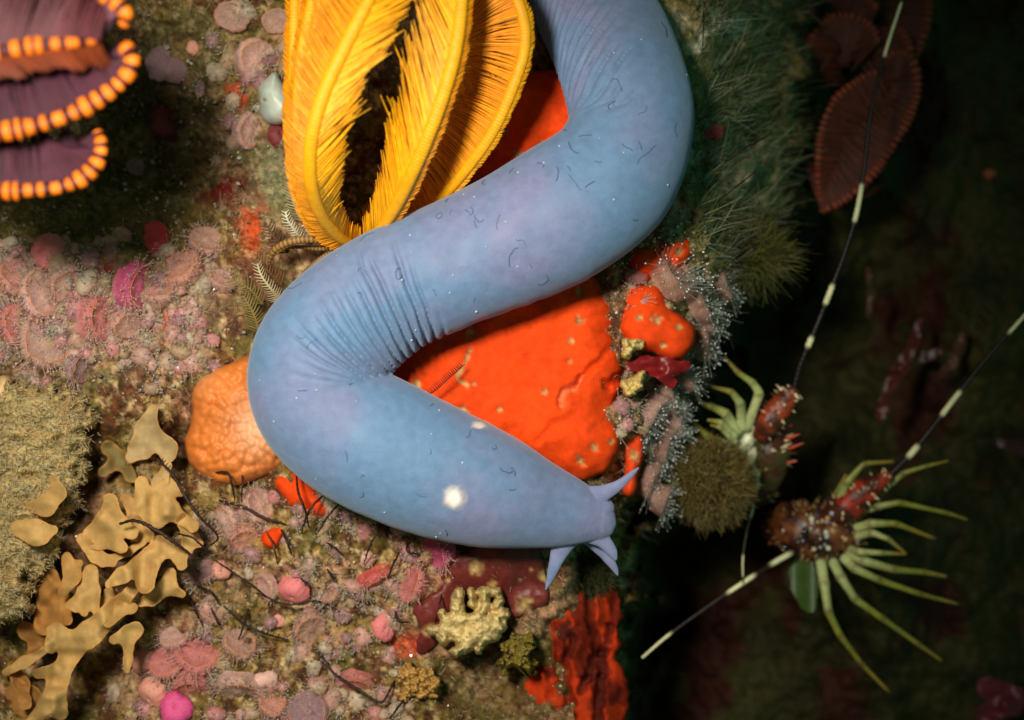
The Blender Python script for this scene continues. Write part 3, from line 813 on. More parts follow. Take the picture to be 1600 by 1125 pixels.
# right hand arm, its fringe turned inwards and down
feather_arm(star, [(590, 392, .2, 8), (640, 350, .5, 9), (690, 308, 1.0, 10), (735, 256, 1.5, 10), (772, 202, 1.8, 10), (800, 140, 2.0, 10), (818, 85, 2.1, 10), (820, 40, 2.1, 10), (806, -5, 2.1, 10), (780, -45, 2.0, 9), (740, -90, 1.8, 7)], ymat, ypin,
            [(1, lambda u: .5 + .35 * u, lambda u: 92 - 10 * u, -.35, -.12, YD), (1, lambda u: .85 + .3 * u, lambda u: 70 - 10 * u, -.8, .1, YD), (-1, lambda u: .12, 60, -.6, .1, YEL)], YEL)
# a shaded arm behind, between the centre and right ones
feather_arm(star, [(585, 392, .2, 8), (620, 335, .5, 8), (655, 262, .8, 8), (690, 180, .9, 8), (720, 95, .9, 8), (745, 10, .8, 8), (760, -70, .7, 6)], ymat, ypin,
            [(1, lambda u: .55, 60, -.2, .1, YD), (-1, lambda u: .65, 60, -.2, .1, YD)], YD)
cmat = M('cirrus_skin', attr=True, rough=.55, var=.15, bump=.2, bs=30)
for pts in ([(545, 382, .5, 6), (505, 374, .75, 6), (460, 376, .85, 6), (432, 388, .75, 5), (420, 408, .5, 4)], [(545, 388, .45, 6), (515, 398, .65, 6), (492, 414, .6, 5.5), (474, 430, .4, 4.5)],
            [(545, 386, .3, 4), (500, 388, .4, 4), (455, 386, .4, 3), (428, 398, .25, 2)]):
    p = spline(pts, 110); P = at(p[:, 0], p[:, 1], p[:, 2])
    q = np.arange(110)
    bmk = (.5 + .5 * np.sin(q * 2 * np.pi / 5.0))
    V, F = tube(P, p[:, 3] / 100 * (.9 + .14 * bmk), 10)
    mk('cirrus', V, F, cmat, star, None, np.repeat(lin(112, 78, 34) * (1 - bmk[:, None]) + lin(164, 122, 66) * bmk[:, None], 10, axis=0))
V, F = ball(at(572, 392, .25), (.28, .28, .3), 20, 12)
mk('calyx', V, F, ymat, star, None, np.broadcast_to(YD, (len(V), 3)))

# the purple one near the lens
OR = lin(244, 122, 8); DK = lin(70, 10, 12); PUR = lin(66, 24, 38); PUR2 = lin(48, 17, 30)
pmat_ = M('banded_arm', attr=True, rough=.5, var=.12, bump=.15, bs=20, sss=.1)
ppin = M('purple_pinnule', attr=True, rough=.55, var=.2, vs=5, bump=0)
pstar = thing('feather_star', 'purple feather star with orange banded curled arms at the upper left', 'feather star', at(-60, 150, 4.2))
K = 1.0
# the fringe is rooted along the banded rachis and runs inwards
feather_arm(pstar, [(-110, 262, 4.6, 9), (-60, 290, 4.8, 10), (0, 298, 5.0, 10), (50, 297, 5.0, 10), (95, 292, 5.0, 10), (128, 278, 5.0, 10), (150, 256, 5.0, 10), (158, 230, 5.0, 9), (152, 206, 4.9, 7)], pmat_, ppin,
            [(1, lambda u: .72, lambda u: 96, -.25, .0, PUR), (1, lambda u: .62, lambda u: 80, -.45, .1, PUR2)], OR, band=(0.152, DK), step=.030, pr=.034)
feather_arm(pstar, [(-110, 200, 5.0, 10), (-60, 213, 5.2, 11), (0, 206, 5.4, 11), (50, 197, 5.4, 11), (100, 182, 5.4, 11), (145, 160, 5.4, 11), (182, 134, 5.4, 11), (203, 108, 5.4, 11), (204, 86, 5.4, 10), (190, 68, 5.3, 7)], pmat_, ppin,
            [(1, lambda u: .85 - .1 * u, lambda u: 92, -.2, .0, PUR), (1, lambda u: .75, lambda u: 76, -.4, .1, PUR2)], OR, band=(0.164, DK), step=.030, pr=.036)
feather_arm(pstar, [(-110, 84, 5.6, 10), (-50, 90, 5.7, 10), (0, 80, 5.8, 10), (50, 72, 5.8, 9.5), (95, 68, 5.8, 9), (130, 66, 5.7, 7), (156, 66, 5.6, 3)], pmat_, ppin,
            [(1, lambda u: .85 * (1 - .35 * u), lambda u: 70, -.1, .1, lin(84, 34, 40)), (-1, lambda u: .32, 60, -.8, .1, lin(120, 50, 20))], OR, band=(0.176, DK), step=.030, pr=.036)
feather_arm(pstar, [(-60, -150, 5.2, 9), (20, -110, 5.4, 10), (90, -62, 5.5, 10), (145, -20, 5.5, 10), (180, 4, 5.5, 10), (196, 22, 5.5, 10), (192, 40, 5.4, 7)], pmat_, ppin,
            [(-1, lambda u: 1.3 - .9 * u, lambda u: 96, -.15, .05, lin(92, 46, 58)), (-1, lambda u: .9 - .5 * u, lambda u: 78, -.4, .05, PUR2)], OR, band=(0.156, DK), step=.030, pr=.036)
V, F = ball(at(-110, 160, 4.3), (.5, .6, .5), 20, 12)
mk('calyx', V, F, pmat_, pstar, None, np.broadcast_to(DK, (len(V), 3)))

# the dim red one over the drop
BR = lin(132, 52, 14); BRD = lin(46, 15, 6); BRP = lin(76, 28, 8)
rstar = thing('feather_star', 'dim rusty red feather star hanging in the dark beyond the reef edge', 'feather star', at(1330, 300, -4.2))
for pts, sd, L in (([(1285, 330, -4, 7), (1325, 308, -3.9, 8), (1365, 270, -3.8, 9), (1405, 212, -3.7, 9), (1427, 168, -3.7, 9), (1434, 132, -3.7, 9), (1425, 95, -3.7, 9), (1412, 84, -3.7, 8), (1395, 84, -3.7, 7), (1380, 97, -3.7, 5)], 1, .85),
                   ([(1285, 330, -4.1, 6), (1278, 270, -3.9, 7), (1284, 205, -3.8, 8), (1301, 162, -3.7, 8), (1320, 141, -3.6, 8), (1348, 121, -3.6, 8), (1372, 111, -3.6, 5)], -1, 1.1),
                   ([(1300, 320, -4.3, 6), (1340, 280, -4.2, 7), (1378, 225, -4.1, 7), (1395, 180, -4.1, 6)], 1, .6),
                   ([(1250, 130, -4.4, 6), (1268, 60, -4.2, 7), (1289, 32, -4.1, 8), (1320, 24, -4.1, 8), (1350, 33, -4.1, 8), (1366, 50, -4.1, 8), (1374, 68, -4.1, 5)], -1, .8),
                   ([(1370, 140, -4.5, 6), (1405, 110, -4.3, 7), (1422, 86, -4.3, 8), (1415, 58, -4.3, 8), (1398, 36, -4.3, 6)], 1, .6),
                   ([(1418, 110, -4.8, 7), (1438, 70, -4.6, 9), (1449, 30, -4.6, 9), (1448, -20, -4.6, 9), (1430, -70, -4.6, 7)], 1, .7),
                   ([(1300, -40, -4.4, 7), (1340, -12, -4.4, 8), (1360, 2, -4.4, 8), (1373, 16, -4.4, 6)], -1, .5)):
    feather_arm(rstar, pts, M('rusty_arm', attr=True, rough=.6, var=.2, bump=.2), M('rusty_pinnule', attr=True, rough=.6, var=.3, vs=4, bump=0), [(sd, (lambda L: (lambda u: L))(L), 88, -.2, .1, BRP), (sd, (lambda L: (lambda u: L * .8))(L), 66, -.5, .1, BRP)], BR, band=(.11, BRD), step=.042, pr=.032)

# ---------------------------------------------------------------- jewel anemones
def lathe(prof, n=28, rib=0., seed=0):
    V, F = [], []
    for (r, z) in prof:
        for j in range(n):
            t = 2 * math.pi * j / n
            q = r * (1 + rib * math.cos(t * 14))
            V.append((q * math.cos(t), q * math.sin(t), z))
    m = len(prof)
    for i in range(m - 1):
        for j in range(n):
            k = (j + 1) % n
            F.append([i * n + j, i * n + k, (i + 1) * n + k, (i + 1) * n + j])
    F.append(list(range((m - 1) * n, m * n)))
    return np.array(V), F

def raw(name, V, F, mat):
    me = bpy.data.meshes.new(name)
    me.from_pydata((np.asarray(V) * S).tolist(), [], [list(f) for f in F])
    me.polygons.foreach_set('use_smooth', np.ones(len(me.polygons), bool))
    me.materials.append(mat)
    return me
an_mat = M('anemone_flesh', objcol=True, rough=.45, var=.35, vs=16, bump=.3, bs=50, sss=.5, alpha=.52, spec=.35)
disc_mat = M('anemone_disc', objcol=True, rough=.45, var=.35, vs=16, bump=.3, bs=50, sss=.5, alpha=.5, spec=.35)
dome_mat = M('anemone_bud', objcol=True, rough=.45, var=.3, vs=14, bump=.3, bs=50, sss=.45, alpha=.86, spec=.35)
ring_mat = M('anemone_ring', lin(226, 128, 70), rough=.5, var=.2, vs=20, bump=0)
ten_mat = M('anemone_tentacle', objcol=True, rough=.3, var=.25, vs=20, bump=0, alpha=.7, spec=.6)
def warp(V, seed, a):
    V = np.array(V)
    t = np.arctan2(V[:, 1], V[:, 0])
    k = 1 + a * 2 * (fbm(1.6 * np.cos(t) + 5, 1.6 * np.sin(t) + V[:, 2] * 1.2, seed, 3) - .5)
    V[:, :2] *= k[:, None]
    V[:, 2] += a * .7 * (fbm(V[:, 0] * 1.8, V[:, 1] * 1.8, seed + 7, 3) - .5)
    return V
m_col, m_disc, m_dome, m_ring, m_fr, m_frl = [], [], [], [], [], []
for sd in range(4):
    V, F = lathe([(.86, -.35), (.92, 0), (.98, .22), (1.0, .42), (.97, .56), (.90, .66), (.81, .70)], 44, .02)
    m_col.append(raw('column', warp(V, sd, .22), F[:-1], an_mat))
    V, F = lathe([(.82, .70), (.68, .64), (.5, .58), (.32, .58), (.18, .66), (.11, .72), (.04, .66)], 44, .0)
    q = np.hypot(V[:, 0], V[:, 1]); V[:, 2] += .035 * np.cos(np.arctan2(V[:, 1], V[:, 0]) * 11) * ss(.1, .6, q)
    m_disc.append(raw('oral_disc', warp(V, sd, .22), F, disc_mat))
    V, F = lathe([(.95, -.35), (1.0, 0), (1.0, .2), (.95, .40), (.83, .60), (.64, .75), (.42, .83), (.24, .84), (.12, .78), (.04, .70)], 40, .035)
    m_dome.append(raw('closed_column', warp(V, sd + 20, .26), F, dome_mat))
    tt = np.linspace(0, 2 * np.pi * (1, .45, .62, .8)[sd], 60)
    P = warp(np.stack([.83 * np.cos(tt), .83 * np.sin(tt), .715 + .01 * np.sin(5 * tt)], -1), sd, .22)
    rv, rf = tube(P, .022 * (.25 + .75 * np.sin(np.pi * np.clip(np.linspace(0, 1, 60), .06, .94)) ** .5), 6)
    m_ring.append(raw('rim_ring', rv, rf, ring_mat))
def fringe(seed, n, lean, L, r0, r1, tw=.018, bd=(.03, .05)):
    r = np.random.default_rng(seed); b = BF()
    for q in range(n):
        a = 2 * np.pi * q / n * 2.618 + r.normal(0, .2)
        el = math.radians(r.uniform(*lean)); ln = r.uniform(*L); rr = r.uniform(r0, r1)
        base = np.array([rr * math.cos(a), rr * math.sin(a), .60 + r.uniform(-.25, .06)])
        d = np.array([math.cos(a) * math.sin(el), math.sin(a) * math.sin(el), math.cos(el)]) + r.normal(0, .18, 3)
        e = base + d * ln
        V, F = tube(np.array([base, base + d * ln * .5 + r.normal(0, .02, 3), e]), [tw * 1.3, tw, tw * .8], 4, cap=False); b.add(V, F)
        V, F = ball(e, r.uniform(*bd), 6, 4); b.add(V, F)
    return np.vstack(b.v), b.f, 0
tip_mat = M('tentacle_tip', lin(232, 230, 220), rough=.25, var=.1, bump=0, spec=.6)
def fringe_mesh(*a):
    V, F, _ = fringe(*a)
    me = raw('tentacle_fringe', V, F, ten_mat)
    me.materials.append(tip_mat if a[0] >= 10 else ten_mat)
    mi = ((np.arange(len(F)) % 32) >= 8).astype(np.int32)      # 8 stalk faces then 24 bead faces each
    me.polygons.foreach_set('material_index', mi)
    return me
for sd in range(3):
    m_fr.append(fringe_mesh(sd, 80, (15, 100), (.25, .68), .70, 1.0))
    m_frl.append(fringe_mesh(10 + sd, 84, (0, 100), (.4, 1.15), .3, .95, .012, (.024, .046)))

AN = {'p': lin(240, 136, 134), 'm': lin(240, 92, 150), 'r': lin(226, 74, 84), 'g': lin(214, 170, 152), 'v': lin(178, 138, 144), 'w': lin(244, 190, 174), 'd': lin(130, 54, 54), 't': lin(216, 164, 144), 'l': lin(240, 164, 142)}
TEN = lin(200, 166, 146)
def anemone(px, py, r, az, tilt, key, typ, label, z=None, group='jewel anemones'):
    zz = float(G0(px, py)) + .04 if z is None else z
    col = AN[key]
    p = at(px, py, zz)
    e = bpy.data.objects.new('jewel_anemone', None)
    e.empty_display_size = .01
    C.objects.link(e)
    e.location = p * S
    e.rotation_mode = 'XYZ'
    ax_ = Vector((math.cos(math.radians(az)), math.sin(math.radians(az)), 0))
    t = math.radians(min(72, tilt * 1.2 + 12) if typ != 'b' else tilt)
    n = (Vector((0, 0, 1)) * math.cos(t) + ax_ * math.sin(t)).normalized()
    e.rotation_euler = n.to_track_quat('Z', 'Y').to_euler()
    q = r / 100
    e.scale = (q * 1.22, q * 1.1 * random.uniform(.88, 1.18), q * random.uniform(.75, 1.1))
    tag(e, label, 'anemone', group)
    def part(nm, me, c):
        o = bpy.data.objects.new(nm, me); C.objects.link(o); o.parent = e; o.color = (*c, 1)
    v = random.randrange(4)
    if typ == 'c':
        part('column', m_dome[v], col)
    elif typ == 'l':
        part('column', m_col[v], col * .8)
        part('oral_disc', m_disc[v], col * .7)
        part('tentacle_fringe', random.choice(m_frl), lin(150, 160, 150))
    else:
        part('column', m_col[v], col)
        part('oral_disc', m_disc[v], col * .9 + lin(170, 130, 110) * .1 if typ != 'b' else col)
        part('rim_ring', m_ring[v], col)
    if typ in 'of':
        part('tentacle_fringe', random.choice(m_fr), TEN)
    return e

JA = [
 (365, 26, 23, 250, 15, 'g', 'b', 'grey round anemone with an orange rim at the top edge left of the yellow arms'),
 (432, 34, 20, 300, 12, 'g', 'b', 'dull grey-pink anemone touching the leftmost yellow arm near the top edge'),
 (396, 90, 28, 330, 35, 'w', 'b', 'pale pink anemone with orange rim directly above the white sea squirt'),
 (384, 204, 23, 350, 45, 'w', 'b', 'pinkish tilted anemone directly below the white sea squirt'),
 (302, 76, 10, 0, 10, 'l', 'c', 'tiny salmon bud anemone in the olive growth at the upper left'),
 (262, 100, 30, 60, 25, 'v', 'c', 'dim mauve closed anemone just right of the purple arm tips'),
 (266, 192, 25, 20, 10, 'd', 'c', 'dark red closed anemone in the shaded hollow'),
 (212, 262, 13, 20, 20, 'v', 'b', 'small dim ringed anemone beside the lowest purple arm'),
 (433, 212, 16, 20, 20, 'd', 'c', 'brick red bud between the white sea squirt and the yellow feather star'),
 (246, 374, 24, 15, 60, 'r', 'c', 'bright rose-red anemone lying on its side alone in the dark turf'),
 (204, 446, 30, 350, 62, 'm', 'f', 'magenta anemone seen from the side with a long curved orange rim'),
 (285, 424, 28, 120, 25, 'l', 'f', 'pale pink open anemone between the magenta one and the hagfish'),
 (144, 497, 30, 0, 50, 'p', 'f', 'pink banded anemone with its orange rim turned to the right'),
 (64, 462, 34, 20, 30, 'w', 'f', 'washed out pinkish anemone in the pale crowd at the left'),
 (22, 440, 26, 40, 35, 'l', 'f', 'peach anemone next to the left frame edge above its pale neighbours'),
 (76, 396, 25, 150, 20, 'p', 'c', 'dusky pink closed anemone above the pale crowd at the left'),
 (24, 512, 30, 20, 30, 'p', 'f', 'salmon anemone at the left frame edge above the cream lump'),
 (68, 540, 32, 30, 20, 'g', 'f', 'pale grey anemone with a wide disc in the crowd above the ruffled colony'),
 (122, 572, 24, 340, 45, 'v', 'f', 'violet-grey anemone with half an orange rim above the ruffled colony'),
 (104, 440, 24, 320, 30, 'w', 'f', 'cream-pink anemone between the banded pink and washed out anemones'),
 (250, 462, 22, 90, 30, 't', 'f', 'translucent grey anemone right behind the magenta side view one'),
 (320, 380, 22, 60, 20, 't', 'o', 'faint translucent anemone below the dark hollow near the orange crust'),
 (400, 792, 24, 30, 30, 'w', 'o', 'translucent pink anemone with a full orange loop by the orange patch'),
 (355, 812, 22, 200, 20, 'w', 'f', 'pale fleshy anemone crossed by a dark strand, right of the fronds'),
 (380, 835, 20, 300, 25, 'l', 'f', 'soft peach anemone just left of the tiny bright orange sponge'),
 (462, 920, 21, 250, 30, 'p', 'c', 'round pink anemone with a dark strand arching over it'),
 (584, 900, 25, 300, 45, 'r', 'f', 'red-pink anemone with an orange hooked rim below the hagfish belly'),
 (648, 912, 26, 160, 30, 'p', 'f', 'pink anemone with a vertical orange rim beside the maroon crust'),
 (690, 858, 25, 200, 35, 'm', 'f', 'vivid magenta anemone against the underside of the hagfish'),
 (600, 978, 19, 0, 8, 'p', 'c', 'rosy round closed anemone alone on the sandy turf'),
 (275, 1106, 21, 60, 10, 'm', 'c', 'bright bubblegum pink bud at the bottom frame edge'),
 (226, 1032, 17, 150, 30, 'l', 'c', 'salmon bud touching the small forked frond'),
 (375, 1068, 30, 270, 35, 'w', 'f', 'whitish pink anemone with fanned ribs near the bottom edge'),
 (412, 1066, 18, 300, 20, 'w', 'c', 'small white-pink closed anemone right of the fanned one'),
 (262, 1036, 24, 100, 20, 'p', 'f', 'coral pink anemone behind the salmon bud'),
 (242, 1082, 22, 230, 25, 'l', 'c', 'pale peach closed anemone above the bubblegum pink bud'),
 (312, 1024, 30, 80, 25, 'p', 'f', 'wide pale rose anemone in the middle of the lower cluster'),
 (298, 1066, 24, 280, 30, 'p', 'f', 'rose anemone with thin orange rim below the wide pale rose one'),
 (274, 998, 20, 100, 30, 'w', 'f', 'faint pink anemone at the top of the lower cluster'),
 (372, 1010, 24, 60, 25, 't', 'f', 'greyish translucent anemone below the crossing dark strands'),
 (320, 896, 20, 100, 20, 'v', 'f', 'purple-grey anemone close to the low crumpled frond'),
 (345, 890, 13, 40, 20, 'l', 'c', 'little peach bud beside the purple-grey anemone'),
 (560, 1064, 25, 260, 30, 'p', 'f', 'dusky rose anemone with a striped skirt and long dark strand below it'),
 (484, 1112, 28, 90, 15, 'v', 'b', 'square looking mauve anemone at the bottom frame edge'),
 (437, 970, 9, 20, 20, 'l', 'c', 'tiny peach bud in the sandy turf below the strand arch'),
 (482, 975, 22, 320, 20, 't', 'f', 'clear greyish anemone right of the tiny peach bud'),
 (420, 915, 18, 200, 30, 'w', 'f', 'pale anemone left of the round pink one under the strand arch'),
 (520, 925, 18, 140, 30, 't', 'f', 'translucent sandy anemone between the round pink and red-pink ones'),
 (330, 960, 18, 60, 25, 't', 'f', 'cloudy grey anemone among short dark twigs below the fronds'),
 (425, 1100, 20, 60, 25, 'l', 'f', 'blurred peach anemone at the bottom edge beside the mauve one'),
 (195, 505, 20, 320, 30, 't', 'f', 'greyish anemone right of the banded pink one'),
 (345, 440, 18, 60, 30, 't', 'o', 'sandy translucent anemone near the brown plumes'),
 (908, 722, 12, 100, 20, 'r', 'c', 'raspberry red bud in the notch between the large sponge and the hagfish head'),
 (1112, 205, 15, 60, 20, 'r', 'c', 'red bead-like bud on the green slope right of the hagfish'),
]
for a in JA: anemone(*a)
EDGE = [
 (1046, 436, 32, 40, 40, 't', 'l', 'translucent pink-grey anemone between the double lobed and bulging orange sponges'),
 (1088, 470, 30, 20, 55, 't', 'l', 'translucent anemone with white tipped tentacles right of the bulging sponge'),
 (1094, 528, 30, 0, 60, 't', 'l', 'ghostly clear anemone below its twin at the right of the bulging sponge'),
 (1016, 648, 32, 330, 45, 'w', 'l', 'pinkish translucent anemone bristling beside the lemon knobbly bryozoan'),
 (1044, 622, 26, 10, 55, 't', 'l', 'clear anemone with white tips below the dark red seaweed'),
 (1036, 690, 28, 340, 60, 't', 'l', 'dim clear anemone right of the narrow red-orange strip'),
 (1014, 748, 26, 340, 60, 't', 'l', 'lowest bristling clear anemone by the hagfish upper barbel'),
 (1066, 585, 24, 20, 60, 't', 'l', 'shaded clear anemone in the gap under the ghostly twin and above the smaller lobster'),
 (1104, 500, 22, 10, 65, 't', 'l', 'small clear anemone squeezed between the white tipped one and its ghostly twin'),
 (1030, 780, 22, 340, 60, 't', 'l', 'dim clear anemone beside the fuzzy brown clump'),
 (1052, 660, 22, 0, 60, 'w', 'l', 'small bristling anemone facing the smaller lobster legs'),
 (1130, 448, 24, 20, 60, 't', 'l', 'dim clear anemone under the olive seaweed tuft'),
]
for a in EDGE: anemone(*a, z=float(max(G0(a[0], a[1]), -1.4)) + .1, group='translucent edge anemones')

# ---------------------------------------------------------------- dark strands
strand_mat = M('dark_strand', attr=True, rough=.6, var=.2, bump=.2)
def strand(label, pts, w=2.0, rise=.25, teeth=0, col=lin(44, 24, 16), name='dark_strand', group='thin dark strands', cat='strand', zb=None):
    p = spline(pts, 16 * len(pts))
    n = len(p)
    u = np.linspace(0, 1, n)
    jx = 1.6 * (fbm(u * 9, u * 0, len(label), 2) - .5); jy = 1.6 * (fbm(u * 9 + 40, u * 0, len(label), 2) - .5)
    z = (G0(p[:, 0], p[:, 1]) if zb is None else zb) + .10 + rise * np.sin(np.pi * u)
    z = np.convolve(np.pad(z, 8, mode='edge'), np.ones(17) / 17, 'valid')
    P = at(p[:, 0] + jx, p[:, 1] + jy, z)
    b = BF()
    V, F = tube(P, w / 116 * (.55 + .5 * np.sin(np.pi * np.clip(u * .9 + .1, 0, 1))) * (1 + .15 * np.sin(np.arange(n) * 1.1)), 7); b.add(V, F, col)
    if teeth:
        T = np.gradient(P, axis=0); sd = np.cross([0, 0, 1], T); sd /= np.linalg.norm(sd, axis=1)[:, None]
        for i in range(4, n - 2, teeth if teeth > 1 else 2):
            V, F = tube(np.array([P[i], P[i] + sd[i] * .05 + [0, 0, .02], P[i] + sd[i] * .085]), [.008, .006, .003], 4); b.add(V, F, col)
    return tag(b.build(name, strand_mat), label, cat, group)
strand('dark strand with comb teeth along one side, running down over the bryozoan fronds', [(245, 717), (268, 740), (287, 772), (310, 805), (340, 838), (328, 853)], 2.6, .3, 3, zb=.75)
strand('thick dark strand with a bent top lying across the large square lobed frond', [(187, 818), (215, 814), (250, 832), (285, 857), (303, 870)], 3.2, .2, zb=1.0)
strand('thin dark strand right of the thick bent one on the fronds', [(272, 833), (300, 840), (320, 857), (332, 866)], 1.8, .2, zb=.75)
strand('hooked dark strand in front of the pale orange sponge mound', [(332, 738), (356, 739), (363, 760), (367, 782)], 2.2, .5)
strand('straight upright dark strand beside the hooked one', [(378, 730), (379, 760), (377, 788)], 1.6, .5)
strand('bold dark strand arcing over pale anemones towards the orange patch', [(342, 782), (380, 792), (412, 808), (447, 819)], 2.8, .3)
strand('dark strand bent at its end just right of the low crumpled frond', [(300, 912), (330, 925), (342, 944)], 2.2, .3)
strand('long straggling dark strand over the turf above the lower anemone cluster', [(350, 946), (380, 974), (415, 990), (450, 1000)], 2.2, .3, 5)
strand('thin brown strand slanting between the purple-grey anemone and the round pink one', [(335, 875), (365, 895), (395, 915), (428, 942)], 1.7, .25)
strand('short dark twig standing under the low crumpled frond', [(292, 925), (305, 952), (316, 978)], 2.0, .4)
strand('short dark twig leaning right of its neighbour under the fronds', [(330, 950), (338, 968), (346, 982)], 1.8, .4)
strand('dark twig crossing the straggling strand at right angles', [(388, 950), (378, 985), (371, 1003)], 1.8, .3)
strand('dark strand hanging over the orange patch under the hagfish bend', [(463, 740), (466, 768), (477, 798), (482, 822)], 2.2, .5, zb=.15)
strand('dark arched strand from under the hagfish, first right of the orange patch', [(512, 768), (487, 793), (475, 818), (472, 832)], 2.0, .5)
strand('dark strand slanting from under the hagfish, second right of the orange patch', [(537, 778), (512, 808), (494, 836)], 1.8, .4)
strand('long dark strand slanting down from the hagfish belly towards the red-pink anemone', [(606, 798), (590, 830), (576, 858), (568, 882)], 2.0, .4)
strand('short dark strand right beside the tiny bright orange sponge', [(440, 828), (448, 846), (457, 868)], 2.2, .35)
strand('brown strand crossing the tiny bright orange sponge', [(418, 832), (428, 855), (434, 882)], 2.2, .35, col=lin(88, 52, 26))
strand('bent dark strand touching the vivid magenta anemone', [(636, 845), (637, 862), (656, 866)], 1.8, .3)
strand('short slanted dark strand in the open turf under the belly strands', [(510, 848), (524, 856), (533, 866)], 1.8, .3)
strand('very short dark strand above the round pink anemone group on bare turf', [(511, 889), (517, 899), (523, 908)], 2.0, .3)
strand('dark strand leaning between the red-pink anemone and the magenta one', [(623, 864), (613, 886), (606, 902)], 2.2, .4)
strand('dark strand curving over the round pink anemone', [(470, 904), (484, 916), (484, 932)], 2.2, .55)
strand('dark arch shaped strand below the round pink anemone', [(400, 926), (448, 944), (495, 939), (532, 956)], 1.8, .3)
strand('longest dark strand, sagging in a V shape near the bottom edge', [(498, 1018), (520, 1050), (556, 1075), (592, 1097), (606, 1084), (620, 1056)], 2.6, .4)
strand('straight dark strand sloping to the bottom edge below the ochre cushion', [(642, 1078), (626, 1100), (608, 1124)], 2.2, .35)
strand('dark strand standing on the maroon crust left of the knobbly bryozoan', [(690, 926), (686, 950), (680, 972)], 1.8, .5)
strand('dark hook shaped strand left of the maroon crust', [(617, 955), (622, 970), (641, 973)], 2.0, .3)
strand('red-brown feathery strand standing on the large orange sponge', [(664, 622), (694, 598), (726, 569)], 1.3, .2, 2, col=lin(120, 34, 14), zb=.55)
strand('upper long black strand sloping over the green slope right of the hagfish', [(1207, 207), (1150, 240), (1095, 278)], 1.4, .9, zb=-1.2)
strand('lower long black strand sloping over the green slope right of the hagfish', [(1182, 266), (1140, 300), (1104, 331)], 1.4, .9, zb=-1.0)
strand('upright black strand at the top edge right of the hagfish', [(1101, -8), (1099, 45), (1098, 92)], 1.2, .7, zb=-.7)

# small feathery plumes near the hagfish bend
plmat = M('plume', attr=True, rough=.6, var=.2, bump=0)
def plume(label, pts, col, L, ang=55, pr=.010, w=2.5, name='hydroid_plume'):
    r = thing(name, label, 'hydroid', at(pts[0][0], pts[0][1], pts[0][2]), 'small feathery plumes')
    feather_arm(r, [(a, b, c, w * (1 - .6 * i / len(pts))) for i, (a, b, c) in enumerate(pts)], plmat, plmat,
                [(1, lambda u: L * (1 - .5 * u), ang, .15, .15, col), (-1, lambda u: L * (1 - .5 * u), ang, .15, .15, col)], col * .9, step=.05, pr=pr, nP=40, arm_name='stem')
plume('white feathery plume left of the yellow feather star base', [(476, 380, .3), (462, 362, .55), (450, 345, .7), (446, 330, .75)], lin(206, 204, 170), .14)
plume('short white plume right beneath the leftmost yellow arm', [(500, 370, .4), (486, 358, .6), (474, 350, .7)], lin(214, 214, 184), .12)
plume('pale plume bending against the hagfish bend below the cirri', [(440, 470, .3), (424, 452, .55), (408, 430, .65), (402, 412, .65)], lin(190, 176, 130), .16)
plume('brown bushy plume beside the curled cirrus', [(440, 445, .2), (420, 425, .35), (398, 405, .4)], lin(104, 70, 34), .24, 60, .013)
plume('dark brown plume above the cirri', [(450, 395, .2), (430, 372, .35), (418, 352, .4)], lin(92, 56, 30), .22, 60, .013)
plume('olive plume lowest beside the hagfish outer bend', [(405, 520, .1), (396, 490, .3), (380, 462, .4)], lin(130, 112, 60), .26, 55, .013)
plume('olive plume leaning away from the hagfish between the other plumes', [(410, 475, .1), (388, 450, .3), (362, 436, .4)], lin(128, 108, 58), .24, 55, .013)
plume('sandy feathery plume in the gap left of the yellow star base', [(470, 345, .1), (458, 315, .3), (452, 285, .4)], lin(160, 152, 108), .18, 55, .012)

# ---------------------------------------------------------------- loose growth that cannot be counted
def strands(n, xf, length, wid, colf, lean, name, label_mat, seed, zf=None, curl=.4):
    r = np.random.default_rng(seed)
    px, py = xf(r, n)
    n = len(px)
    zb = (G(px, py) if zf is None else zf(px, py))
    p0 = at(px, py, zb - .03)
    L = length * r.uniform(.4, 1.2, n)
    d = np.stack([lean[0] + r.normal(0, lean[3], n), lean[1] + r.normal(0, lean[3], n), lean[2] + np.abs(r.normal(0, .3, n))], -1)
    d /= np.linalg.norm(d, axis=1)[:, None]
    cv = r.normal(0, curl, (n, 3))
    rings = []
    K = 5
    ref = np.stack([-d[:, 1], d[:, 0], np.zeros(n)], -1) + 1e-3
    ref /= np.linalg.norm(ref, axis=1)[:, None]
    o2 = np.cross(d, ref)
    for k in range(K):
        t = k / (K - 1)
        c = p0 + d * (L * t)[:, None] + cv * (L * t * t)[:, None] * .5
        w = wid * (1 - .75 * t)
        for a in range(3):
            an = 2 * np.pi * a / 3
            rings.append(c + w * (math.cos(an) * ref + math.sin(an) * o2))
    V = np.stack(rings, 1)                       # n, K*3, 3
    base = (np.arange(n) * K * 3)[:, None, None]
    q = []
    for k in range(K - 1):
        for a in range(3):
            b = (a + 1) % 3
            q.append([k * 3 + a, k * 3 + b, (k + 1) * 3 + b, (k + 1) * 3 + a])
    F = (base + np.array(q)[None]).reshape(-1, 4)
    col = np.repeat(colf(r, px, py), K * 3, axis=0)
    return tag(mk(name, V.reshape(-1, 3), F, label_mat, None, (0, 0, 0), col), kind='stuff')

